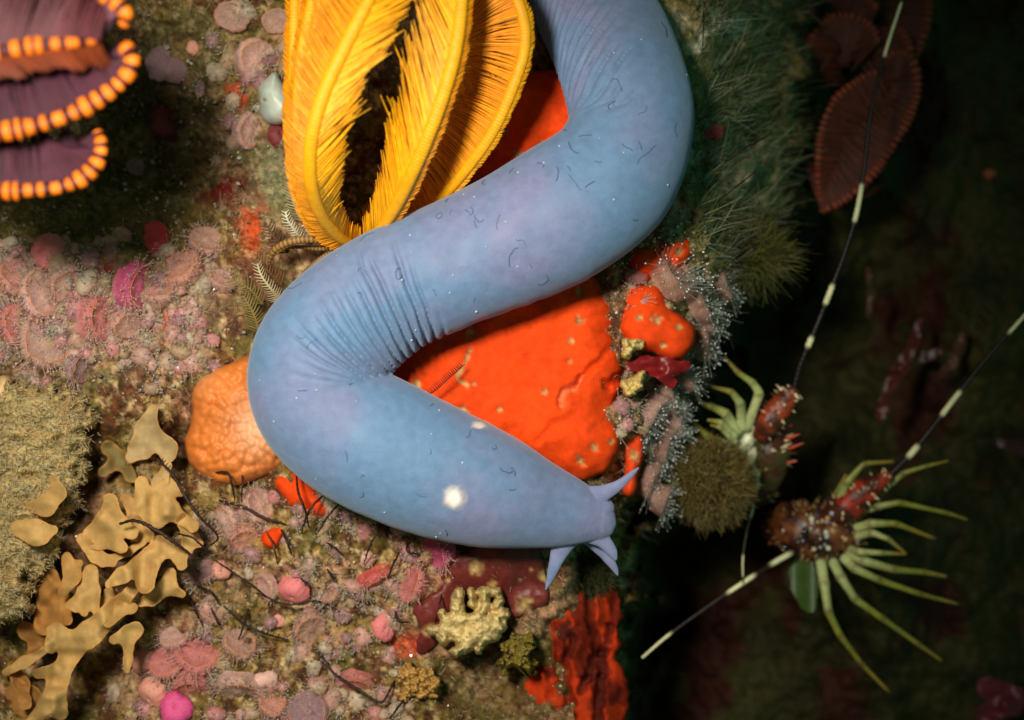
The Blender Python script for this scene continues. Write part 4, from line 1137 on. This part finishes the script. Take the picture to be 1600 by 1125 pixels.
turf_mat = M('turf_filament', attr=True, rough=.5, var=.2, bump=0)
def inside(r, n, x0, x1, y0, y1):
    return r.uniform(x0, x1, n), r.uniform(y0, y1, n)
def mixc(*cols):
    cols = np.array(cols)
    return lambda r, px, py: cols[r.integers(0, len(cols), len(px))] * r.uniform(.6, 1.25, (len(px), 1))
def left_region(r, n):
    px, py = inside(r, n, -60, 980, -60, 1190)
    keep = (fbm(px / 45, py / 45, 91, 3) > .47) & (px < np.interp(py, EY, EX) - 20)
    return px[keep], py[keep]
tag(strands(30000, left_region, .19, .0075, mixc(lin(190, 150, 130), lin(176, 140, 112), lin(150, 124, 66), lin(108, 92, 44), lin(176, 150, 110), lin(90, 60, 30), lin(190, 180, 150)), (0.1, -.05, .6, .7), 'algae_turf', turf_mat, 5),
    'short tan and olive turf of fine algae between the anemones', 'algae turf')
def slope_region(r, n):
    px = r.normal(1150, 75, n); py = r.uniform(-60, 420, n)
    keep = (px > 1070 + 15 * r.random(n)) & (px < np.interp(py, EY, EX) + 25) & (fbm(px / 40, py / 40, 93, 3) > .40)
    return px[keep], py[keep]
tag(strands(4200, slope_region, .55, .0065, mixc(lin(96, 110, 54), lin(66, 78, 40), lin(132, 138, 92), lin(160, 164, 134), lin(36, 30, 18), lin(84, 98, 56)), (.6, .6, .5, .62), 'green_hair_algae', turf_mat, 6),
    'dark green hair algae combed to the right on the slope', 'algae')
def edge_region(r, n):
    py = r.uniform(330, 1150, n); px = np.interp(py, EY, EX) + r.normal(-18, 26, n)
    k = (px > 990) | (py > 850)
    k &= ~((py > 840))
    return px[k], py[k]
tag(strands(3000, edge_region, .34, .006, mixc(lin(110, 112, 92), lin(74, 80, 58), lin(140, 140, 120), lin(60, 62, 36)), (.7, .0, .5, .5), 'edge_fuzz', turf_mat, 8),
    'grey-green fuzz of fine threads along the reef edge', 'algae')
# carpet of tiny translucent polyps, too many to count
def carpet(n, seed):
    r = np.random.default_rng(seed); b = BF()
    zones = [(-30, 340, 370, 610, 1.0), (180, 640, 770, 1150, 1.0), (300, 450, 0, 260, .35), (960, 1110, 400, 800, .8)]
    px, py = [], []
    while len(px) < n:
        z = zones[r.choice(4, p=[.40, .42, .06, .12])]
        x, y = r.uniform(z[0], z[1]), r.uniform(z[2], z[3])
        if x > np.interp(y, EY, EX) - 10 or fbm(x / 55, y / 55, 101, 3) < .44: continue
        px.append(x); py.append(y)
    px, py = np.array(px), np.array(py); zz = G(px, py)
    cols = [lin(224, 168, 150), lin(206, 170, 140), lin(226, 150, 146), lin(190, 160, 120), lin(214, 190, 160), lin(180, 130, 130)]
    for x, y, z in zip(px, py, zz):
        c = at(x, y, z - .02); q = r.uniform(.07, .17); cc = cols[r.integers(0, 6)] * r.uniform(.75, 1.1)
        V, F = ball(c, (q * r.uniform(.8, 1.2), q * r.uniform(.8, 1.2), q * r.uniform(.6, .95)), 12, 8)
        V = V + (V - c) * (.7 * (fbm(V[:, 0] * 7, V[:, 1] * 7, seed, 2) - .5))[:, None]
        b.add(V, F, cc)
        for k in range(int(r.integers(8, 16))):
            a = r.uniform(0, 6.28); el = r.uniform(.3, 1.6)
            d = np.array([math.cos(a) * math.sin(el), math.sin(a) * math.sin(el), math.cos(el)])
            p0 = c + d * q * .8; e = p0 + (d + r.normal(0, .25, 3)) * q * r.uniform(.4, 1.0)
            V, F = tube(np.array([p0, (p0 + e) / 2 + r.normal(0, .006, 3), e]), [.008, .006, .005], 3, cap=False); b.add(V, F, lin(196, 180, 156))
            V, F = ball(e, r.uniform(.010, .017), 5, 4); b.add(V, F, lin(206, 196, 176))
    o = b.build('polyp_carpet', M('polyp_flesh', attr=True, rough=.4, var=.25, vs=14, bump=.2, bs=40, sss=.4, alpha=.62, spec=.4), None, (0, 0, 0))
    return tag(o, 'soft carpet of tiny pinkish translucent polyps between the larger anemones', 'polyps', None, 'stuff')
carpet(520, 44)
# shell grit and sand grains
def grains(n, xf, rad, colf, name, mat, seed, off=.0, zf=None):
    r = np.random.default_rng(seed)
    px, py = xf(r, n); n = len(px)
    c = at(px, py, (G(px, py) if zf is None else zf(px, py)) + off)
    u = np.array([(1, 0, 0), (-1, 0, 0), (0, 1, 0), (0, -1, 0), (0, 0, 1), (0, 0, -1)], float)
    sc = rad * np.clip(r.lognormal(0, .45, (n, 1, 1)), 0, 2.0) * r.uniform(.5, 1.3, (n, 1, 3))
    A = r.normal(0, 1, (n, 3, 3)); Q, _ = np.linalg.qr(A)
    V = c[:, None] + np.einsum('nij,nkj->nki', Q, u[None] * sc)
    f = np.array([(0, 2, 4), (2, 1, 4), (1, 3, 4), (3, 0, 4), (2, 0, 5), (1, 2, 5), (3, 1, 5), (0, 3, 5)])
    F = ((np.arange(n) * 6)[:, None, None] + f[None]).reshape(-1, 3)
    return tag(mk(name, V.reshape(-1, 3), F, mat, None, (0, 0, 0), np.repeat(colf(r, px, py), 6, axis=0), False), kind='stuff')
grit_mat = M('shell_grit', attr=True, rough=.22, var=.2, bump=0, spec=.7)
def grit_region(r, n):
    px, py = inside(r, n, -50, 960, 330, 1180)
    w = fbm(px / 60, py / 60, 95, 3) + .10 * (py > 760)
    keep = w > .52
    return px[keep], py[keep]
tag(grains(9000, grit_region, .015, mixc(lin(170, 140, 90), lin(150, 118, 70), lin(206, 190, 150), lin(110, 80, 40), lin(90, 50, 34), lin(170, 140, 110)), 'shell_grit', grit_mat, 11, .015),
    'glinting sand and shell grit caught in the turf', 'grit')
def grit2(r, n):
    px = r.uniform(940, 1110, n); py = r.uniform(330, 800, n)
    keep = (px < np.interp(py, EY, EX) - 5) & (fbm(px / 30, py / 30, 97, 3) > .45)
    return px[keep], py[keep]
tag(grains(1800, grit2, .017, mixc(lin(190, 170, 128), lin(150, 124, 76), lin(220, 214, 196), lin(90, 70, 40)), 'edge_grit', grit_mat, 12, .02), 'pale grit between the orange sponges at the reef edge', 'grit')
def bead_region(r, n):
    px, py = inside(r, n, -40, 420, 60, 620)
    keep = fbm(px / 40, py / 40, 99, 3) > .55
    return px[keep], py[keep]
tag(grains(1500, bead_region, .022, mixc(lin(176, 170, 150), lin(150, 150, 134), lin(196, 190, 170), lin(120, 110, 90)), 'tentacle_beads', M('bead', attr=True, rough=.3, var=.1, bump=0), 13, .10),
    'scattered grey bead tips of tiny polyps at the left', 'polyps')

# ---------------------------------------------------------------- fuzzy clumps and weeds at the reef edge
def fuzzball(name, label, cat, cpx, cpy, z, r, n, L, cols, seed, up=.15, w=.006, squash=(1, 1, .8), group=None, core=lin(60, 50, 22)):
    rr = np.random.default_rng(seed)
    e = thing(name, label, cat, at(cpx, cpy, z - r * .6), group)
    V, F = ball(at(cpx, cpy, z), np.array(squash) * r * .82, 28, 18)
    nrm = (V - at(cpx, cpy, z))
    V = V + nrm * .22 * (fbm(V[:, 0] * 4 + V[:, 2] * 2, V[:, 1] * 4, seed, 3) - .5)[:, None] * 2
    mk('core', V, F, M('clump_core_' + name, core, rough=.8, var=.4, vs=6, bump=.8, bs=14), e)
    b = BF()
    for q in range(n):
        d = rr.normal(0, 1, 3); d[2] = abs(d[2]) if rr.random() < .85 else d[2]; d /= np.linalg.norm(d)
        p = at(cpx, cpy, z) + d * r * .8 * np.array(squash)
        dd = d + rr.normal(0, .5, 3) + [0, 0, up]
        dd /= np.linalg.norm(dd)
        ln = L * rr.uniform(.5, 1.3)
        cvt = rr.normal(0, .5, 3)
        t = np.linspace(0, 1, 4)[:, None]
        P = p + dd * t * ln + cvt * t * t * ln * .4
        c = cols[rr.integers(0, len(cols))] * rr.uniform(.7, 1.25)
        V, F = tube(P, w * np.array([1, .9, .7, .3]), 3, cap=False); b.add(V, F, c)
        if rr.random() < .7:
            s2 = P[2]; d2 = dd + rr.normal(0, .7, 3)
            V, F = tube(np.array([s2, s2 + d2 * ln * .25, s2 + d2 * ln * .45]), w * np.array([.8, .6, .25]), 3, cap=False); b.add(V, F, c)
    o = b.build('hair_coat', turf_mat, e)
    return e
fuzzball('hydroid_clump', 'fuzzy brown round hydroid clump between the hagfish snout and the lobsters', 'hydroid', 1108, 752, -1.9, .74, 3800, .20, [lin(126, 106, 52), lin(96, 84, 40), lin(150, 130, 72), lin(84, 70, 30)], 3, squash=(1, 1.0, .8))
fuzzball('seaweed_tuft', 'feathery olive-green seaweed tuft jutting from the reef edge', 'seaweed', 1168, 398, -1.8, .42, 1300, .42, [lin(112, 108, 40), lin(84, 84, 34), lin(130, 122, 60), lin(70, 66, 30)], 4, squash=(1.2, .7, .8), w=.0055)
fuzzball('seaweed_tuft', 'small dim green seaweed tuft below the hagfish barbels', 'seaweed', 925, 892, -.8, .30, 600, .2, [lin(66, 66, 30), lin(50, 54, 24)], 5, squash=(1, 1.1, .7))
fuzzball('seaweed_tuft', 'grey-green seaweed tuft directly right of the double lobed sponge', 'seaweed', 1115, 345, -1.3, .36, 900, .3, [lin(96, 100, 70), lin(120, 116, 80), lin(70, 74, 44)], 6, squash=(1.1, 1, .7))
redmat = M('red_seaweed', attr=True, rough=.4, var=.25, vs=6, bump=.2, sss=.1)
def weed(label, caps, z0, tilt, seed, col, group=None, name='red_seaweed'):
    V, F, px, py, dep = blob(caps, 2.2, 6, lambda a, b, d: z0 + tilt[0] * (a - caps[0][0]) / 100 + tilt[1] * (b - caps[0][1]) / 100 + .25 * (fbm(a / 25, b / 25, seed, 2) - .5) + .03,
                             lambda a, b, d: z0 + tilt[0] * (a - caps[0][0]) / 100 + tilt[1] * (b - caps[0][1]) / 100 + .25 * (fbm(a / 25, b / 25, seed, 2) - .5) - .03, 4, 14, seed)
    c = col * (.8 + .4 * fbm(px / 20, py / 20, seed, 3))[:, None]
    return tag(mk(name, V, F, redmat, None, None, c), label, 'seaweed', group)
weed('dark red crinkled seaweed blade below the bulging orange sponge', path((985, 572, 8), (1015, 570, 14), (1045, 575, 14), (1072, 570, 8)) + path((1030, 575, 14), (1050, 598, 8)) + path((1010, 570, 10), (1000, 562, 5)), .05, (-.3, .1), 2, lin(122, 18, 20))
DR = 'dim red weeds in the dark background'
weed('tall dim red weed blade in the dark between the two lobster antennae', path((1438, 500, 4), (1425, 545, 9), (1398, 590, 12), (1375, 650, 8)), -5.2, (0, .2), 3, lin(72, 18, 10), DR)
weed('short crooked dim red weed crossing the tall one', path((1420, 550, 6), (1445, 560, 6), (1470, 548, 5)), -5.3, (0, .2), 4, lin(60, 18, 10), DR)
weed('dim orange-brown weed blade right of the tall red one', path((1505, 525, 5), (1490, 565, 8), (1470, 585, 6)), -5.5, (0, .2), 5, lin(70, 32, 12), DR)
weed('dim red weed scrap by the right frame edge beneath the long antenna', path((1560, 690, 6), (1590, 700, 8), (1610, 705, 6)), -5.5, (0, .2), 6, lin(56, 16, 12), DR)
weed('dim crimson weed patch in the bottom right corner', path((1545, 1075, 18), (1580, 1095, 22), (1540, 1115, 16)), -5.4, (0, .2), 7, lin(90, 14, 28), DR)
weed('short dull brown weed strip right above the tall red weed', path((1355, 420, 4), (1362, 460, 5), (1356, 490, 4)), -5.6, (0, .2), 9, lin(70, 44, 18), DR)
gw = M('green_blade', lin(58, 80, 32), rough=.4, var=.2, vs=6, bump=.2, sss=.1)
V, F, px_, py_, dep_ = blob(path((1252, 885, 20), (1258, 915, 21), (1262, 942, 13)) + path((1260, 920, 18), (1266, 948, 10)), 2.0, 6, lambda a, b, d: -3.3 + .004 * (b - 900) + .12 * np.sin((a - 1255) / 12) + .03, lambda a, b, d: -3.3 + .004 * (b - 900) + .12 * np.sin((a - 1255) / 12) - .03, 3, 14, 3)
tag(mk('green_seaweed', V, F, gw), 'broad green seaweed blade hanging right below the nearer lobster head', 'seaweed')
V, F = ball(at(1546, 272, -5.6), (.14, .12, .1), 14, 10)
V = V + (V - at(1546, 272, -5.6)) * (.5 * (fbm(V[:, 0] * 9, V[:, 1] * 9, 3, 2) - .5))[:, None]
tag(mk('orange_polyp', V, F, M('dim_polyp', lin(150, 70, 36), rough=.5)), 'tiny dim orange polyp in the dark at the upper right', 'polyp')

# ---------------------------------------------------------------- rock lobsters
legmat = M('lobster_leg', attr=True, rough=.4, var=.2, vs=10, bump=.2, bs=20, spec=.5)
shmat = M('lobster_shell', attr=True, rough=.42, var=.4, vs=7, bump=.6, bs=14, spec=.5)
antmat = M('lobster_antenna', attr=True, rough=.45, var=.15, bump=.2)
eyemat = M('lobster_eye', (.006, .006, .008), rough=.08, var=0, bump=0, spec=.7)
WHT = lin(206, 214, 150); GRN = lin(128, 130, 44); AMB = lin(150, 104, 34)
def leg(root, pts, w, seed, pale=.5, dz=0):
    """pts px,py,z at the joints."""
    p = []
    for i in range(len(pts) - 1):
        a, b = np.array(pts[i], float), np.array(pts[i + 1], float)
        for t in np.linspace(0, 1, 8)[: (8 if i == len(pts) - 2 else 7)]:
            p.append(list(a * (1 - t) + b * t) + [i + t])
    p = np.array(p)
    ns = len(pts) - 1
    u = p[:, 3] / ns
    fr = p[:, 3] - np.floor(p[:, 3])
    swell = 1 + .22 * np.exp(-(np.minimum(fr, 1 - fr) / .10) ** 2) * (u > .02) * (u < .98)
    R = w / 112 * (1 - .70 * u) * swell
    P = at(p[:, 0], p[:, 1], p[:, 2] + dz)
    P[1:-1] = .5 * P[1:-1] + .25 * (P[2:] + P[:-2])
    m = .85 * np.clip(1 - u * 2.6 * (1 - pale * .55), 0, 1)[:, None]
    k2 = ss(.6, 1, u)[:, None]
    c = WHT * m + GRN * (1 - m)
    c = c * (1 - k2 * .6) + AMB * k2 * .6
    jd = (np.exp(-(np.minimum(fr, 1 - fr) / .05) ** 2) * (u > .02) * (u < .98))[:, None]
    c = c * (1 - .6 * jd) + lin(90, 60, 22) * .6 * jd
    c = c * (.75 + .5 * fbm(u * 9, u * 0 + seed, seed, 2))[:, None]
    V, F = tube(P, R, 10, .75)
    return mk('leg', V, F, legmat, root, None, np.repeat(c, 10, axis=0))
def antenna(root, pts, w, bands, seed, base=lin(22, 8, 5), wh=lin(236, 228, 176)):
    p = spline(pts, 260)
    u = np.linspace(0, 1, 260)
    m = np.zeros(260)
    for (y0, y1) in bands:                     # pale rings over ranges of photo y
        lo, hi = min(y0, y1), max(y0, y1)
        m = np.maximum(m, ss(lo - 4, lo + 3, p[:, 1]) * ss(hi + 4, hi - 3, p[:, 1]))
    R = w / 135 * (1 - .6 * u) * (1 + .10 * m) * (1 + .08 * np.sin(np.arange(260) * 2.1))
    V, F = tube(at(p[:, 0], p[:, 1], p[:, 2]), R, 8)
    c = base * (1 - m[:, None]) + wh * m[:, None]
    return mk('antenna', V, F, antmat, root, None, np.repeat(c, 8, axis=0))
def spiny(root, name, pts, seed, nsp, spl, col1, col2, mat, flat=.9, n=26, spc=lin(226, 206, 160), lump=.14, sides=24):
    p = spline(pts, n)
    P = at(p[:, 0], p[:, 1], p[:, 2]); R = p[:, 3] / 100
    V, F = tube(P, R, sides, flat)
    r = np.random.default_rng(seed)
    ctr = np.repeat(P, sides, axis=0)
    nn = V - ctr; nn /= np.linalg.norm(nn, axis=1)[:, None] + 1e-6
    V = V + nn * (np.repeat(R, sides) * lump * 2 * (fbm(V[:, 0] * 5 + V[:, 2] * 3, V[:, 1] * 5, seed, 3) - .5))[:, None]
    q = fbm(V[:, 0] * 6, V[:, 1] * 6 + V[:, 2] * 3, seed + 4, 3)[:, None]
    c = col1 * (1 - ss(.4, .6, q)) + col2 * ss(.4, .6, q)
    b = BF(); b.add(V, F, c)
    for k in range(nsp):
        i = int(r.integers(1, n - 1)); a = r.uniform(-.5, np.pi + .5)
        j = int(a / (2 * np.pi) * sides) % sides
        v = V[i * sides + j]; d = nn[i * sides + j] + r.normal(0, .2, 3)
        L = spl * r.uniform(.5, 1.3)
        CV, CF = cone(v - d * .03, v + d * L, .035 * r.uniform(.6, 1.2), 6)
        b.add(CV, CF, spc if r.random() < .6 else col2 * 1.3)
    return b.build(name, mat, root)
RS = lin(150, 56, 22); RS2 = lin(72, 30, 15); OL = lin(80, 72, 34)

l1 = thing('rock_lobster', 'smaller spiny lobster half hidden behind the fuzzy brown clump, pale legs raised', 'lobster', at(1190, 720, -3.6), 'rock lobsters')
spiny(l1, 'carapace', [(1182, 780, -3.4, 22), (1196, 745, -3.1, 32), (1203, 712, -2.9, 36), (1200, 684, -2.8, 30), (1190, 664, -2.7, 16)], 4, 46, .13, RS2, lin(72, 66, 30), shmat)
spiny(l1, 'antenna_base', [(1186, 684, -2.5, 14), (1200, 662, -2.35, 21), (1216, 640, -2.3, 21), (1232, 620, -2.25, 18), (1243, 606, -2.2, 11)], 5, 44, .10, RS, RS2, shmat)
sb = BF()
for (x, y, z, rx, ry, rz) in ((1168, 688, -2.65, .13, .20, .12), (1172, 712, -2.75, .12, .20, .12), (1180, 735, -2.85, .09, .17, .1), (1157, 676, -2.6, .14, .08, .1), (1176, 676, -2.6, .12, .08, .1), (1160, 700, -2.65, .10, .10, .1), (1182, 756, -2.9, .06, .10, .08), (1152, 688, -2.6, .08, .10, .08)):
    V, F = ball(at(x, y, z), (rx, ry, rz), 16, 12)
    V = V + (V - at(x, y, z)) * (.9 * (fbm(V[:, 0] * 9, V[:, 1] * 9, 3, 3) - .5))[:, None]
    sb.add(V, F, lin(206, 204, 166) * (.7 + .6 * fbm(V[:, 0] * 8, V[:, 1] * 8, 5, 3))[:, None])
sb.build('underside', legmat, l1)
for i, (pts, w, pl) in enumerate((
        ([(1166, 672, -2.5), (1187, 614, -2.2), (1176, 598, -2.15), (1153, 582, -2.1), (1131, 557, -2.1)], 10.5, .9),
        ([(1160, 672, -2.5), (1157, 630, -2.2), (1143, 612, -2.1), (1111, 604, -2.1)], 11, .9),
        ([(1154, 678, -2.5), (1134, 646, -2.25), (1112, 635, -2.2), (1086, 628, -2.2)], 12, .7),
        ([(1150, 684, -2.4), (1128, 660, -2.15), (1105, 656, -2.1)], 9, 1.0),
        ([(1150, 692, -2.4), (1126, 668, -2.1), (1110, 664, -2.05)], 7, 1.0),
        ([(1140, 698, -2.5), (1108, 684, -2.2), (1074, 652, -2.2)], 11, .2),
        ([(1120, 708, -2.5), (1092, 690, -2.2), (1062, 676, -2.2)], 9, 0.))):
    leg(l1, pts, w, i, pl)
antenna(l1, [(1240, 610, -2.2, 7.5), (1250, 572, -2.1, 6.8), (1266, 533, -2.0, 6.8), (1283, 492, -2.0, 7), (1300, 448, -1.9, 7), (1320, 395, -1.9, 6), (1338, 335, -1.9, 6.5), (1350, 265, -1.9, 6), (1362, 170, -1.9, 5), (1384, 80, -1.9, 6), (1408, 5, -1.9, 6.5), (1428, -60, -1.9, 5)], 7.2, [(528, 541), (446, 474), (289, 346), (5, 88)], 3)
antenna(l1, [(1180, 745, -2.6, 3), (1177, 790, -2.5, 3), (1168, 825, -2.5, 3), (1161, 870, -2.5, 3), (1161, 912, -2.5, 3)], 3.4, [(791, 808), (868, 900)], 5, base=lin(60, 50, 26))
for sp_ in ((1236, 684, 1250, 678), (1238, 700, 1256, 692), (1230, 722, 1246, 720), (1226, 672, 1238, 664)):
    V, F = cone(at(sp_[0] - 14, sp_[1] + 4, -2.8), at(sp_[2], sp_[3], -2.6), .055, 8)
    mk('spine', V, F, shmat, l1, None, np.vstack([np.tile(lin(200, 40, 20), (16, 1)), np.tile(lin(236, 120, 90), (len(V) - 16, 1))]))

l2 = thing('rock_lobster', 'larger spiny lobster sprawled on dark rock with yellow-green legs fanned out', 'lobster', at(1300, 850, -4.6), 'rock lobsters')
spiny(l2, 'carapace', [(1206, 836, -4.0, 22), (1228, 822, -3.6, 40), (1258, 828, -3.35, 50), (1290, 834, -3.2, 46), (1318, 836, -3.15, 36), (1338, 856, -3.5, 20)], 14, 150, .07, lin(46, 20, 11), lin(118, 66, 30), shmat, .85, spc=lin(140, 112, 70), lump=.26)
spiny(l2, 'antenna_base', [(1290, 815, -3.1, 20), (1316, 796, -2.9, 27), (1340, 778, -2.8, 27), (1358, 764, -2.75, 22), (1374, 752, -2.7, 14), (1392, 742, -2.7, 10)], 15, 60, .10, lin(170, 48, 22), RS2, shmat)
wb = BF()
r_ = np.random.default_rng(31)
for q in range(75):
    x = r_.normal(1296, 26); y = r_.normal(818 + (1300 - x) * .35, 17)
    z = -2.76 - .2 * r_.random()
    V, F = ball(at(x, y, z), r_.uniform(.015, .05), 8, 6); wb.add(V, F, [lin(216, 210, 170), lin(180, 188, 190), lin(206, 160, 110)][r_.integers(0, 3)])
wb.build('shell_tubercles', shmat, l2)
V, F = ball(at(1257, 832, -2.80), (.065, .085, .06), 18, 12); mk('eye', V, F, eyemat, l2)
V, F = ball(at(1226, 856, -3.0), (.07, .10, .07), 14, 10); mk('eye', V, F, eyemat, l2)
for i, (pts, w, pl) in enumerate((
        ([(1306, 800, -3.0), (1322, 755, -2.6), (1350, 724, -2.5), (1397, 721, -2.5)], 9.5, .3),
        ([(1300, 800, -3.1), (1306, 772, -2.9), (1322, 741, -2.8)], 7.5, .3),
        ([(1380, 765, -3.0), (1412, 739, -2.7), (1448, 728, -2.6), (1482, 720, -2.6)], 7, .0),
        ([(1340, 800, -3.1), (1373, 791, -2.8), (1405, 785, -2.7), (1482, 802, -2.7), (1512, 812, -2.8)], 8.5, .2),
        ([(1325, 830, -3.1), (1360, 818, -2.7), (1400, 818, -2.6), (1462, 842, -2.7)], 11, .6),
        ([(1325, 842, -3.1), (1362, 832, -2.6), (1388, 842, -2.5), (1416, 866, -2.5)], 9, 1.),
        ([(1325, 856, -3.1), (1340, 862, -2.6), (1380, 864, -2.5), (1416, 866, -2.5)], 9, 1.),
        ([(1325, 862, -3.1), (1348, 876, -2.7), (1398, 890, -2.6), (1445, 894, -2.6), (1480, 901, -2.7)], 11, .6),
        ([(1318, 870, -3.1), (1335, 888, -2.8), (1373, 906, -2.7), (1437, 928, -2.7), (1498, 944, -2.9)], 10.5, .5),
        ([(1300, 875, -3.2), (1314, 902, -2.9), (1336, 936, -2.8), (1377, 965, -2.8), (1437, 1008, -2.9), (1472, 1033, -3.1)], 10.5, .4),
        ([(1282, 875, -3.2), (1288, 912, -2.9), (1294, 955, -2.8), (1312, 992, -2.8), (1345, 1036, -2.9), (1390, 1082, -3.1)], 11, .3))):
    leg(l2, pts, w, i, pl)
antenna(l2, [(1382, 750, -2.7, 8), (1405, 728, -2.6, 8), (1428, 704, -2.5, 8), (1460, 664, -2.4, 7.5), (1492, 622, -2.3, 7.5), (1540, 562, -2.2, 6.5), (1590, 505, -2.1, 6.5), (1640, 450, -2.0, 5)], 8, [(697, 713), (612, 648), (490, 520)], 4)
antenna(l2, [(1240, 862, -3.0, 5), (1205, 882, -2.8, 5), (1165, 908, -2.6, 5), (1110, 945, -2.5, 5), (1045, 992, -2.4, 5), (1003, 1028, -2.3, 4)], 6.5, [(866, 882), (900, 926), (990, 1030)], 6, base=lin(34, 18, 12))
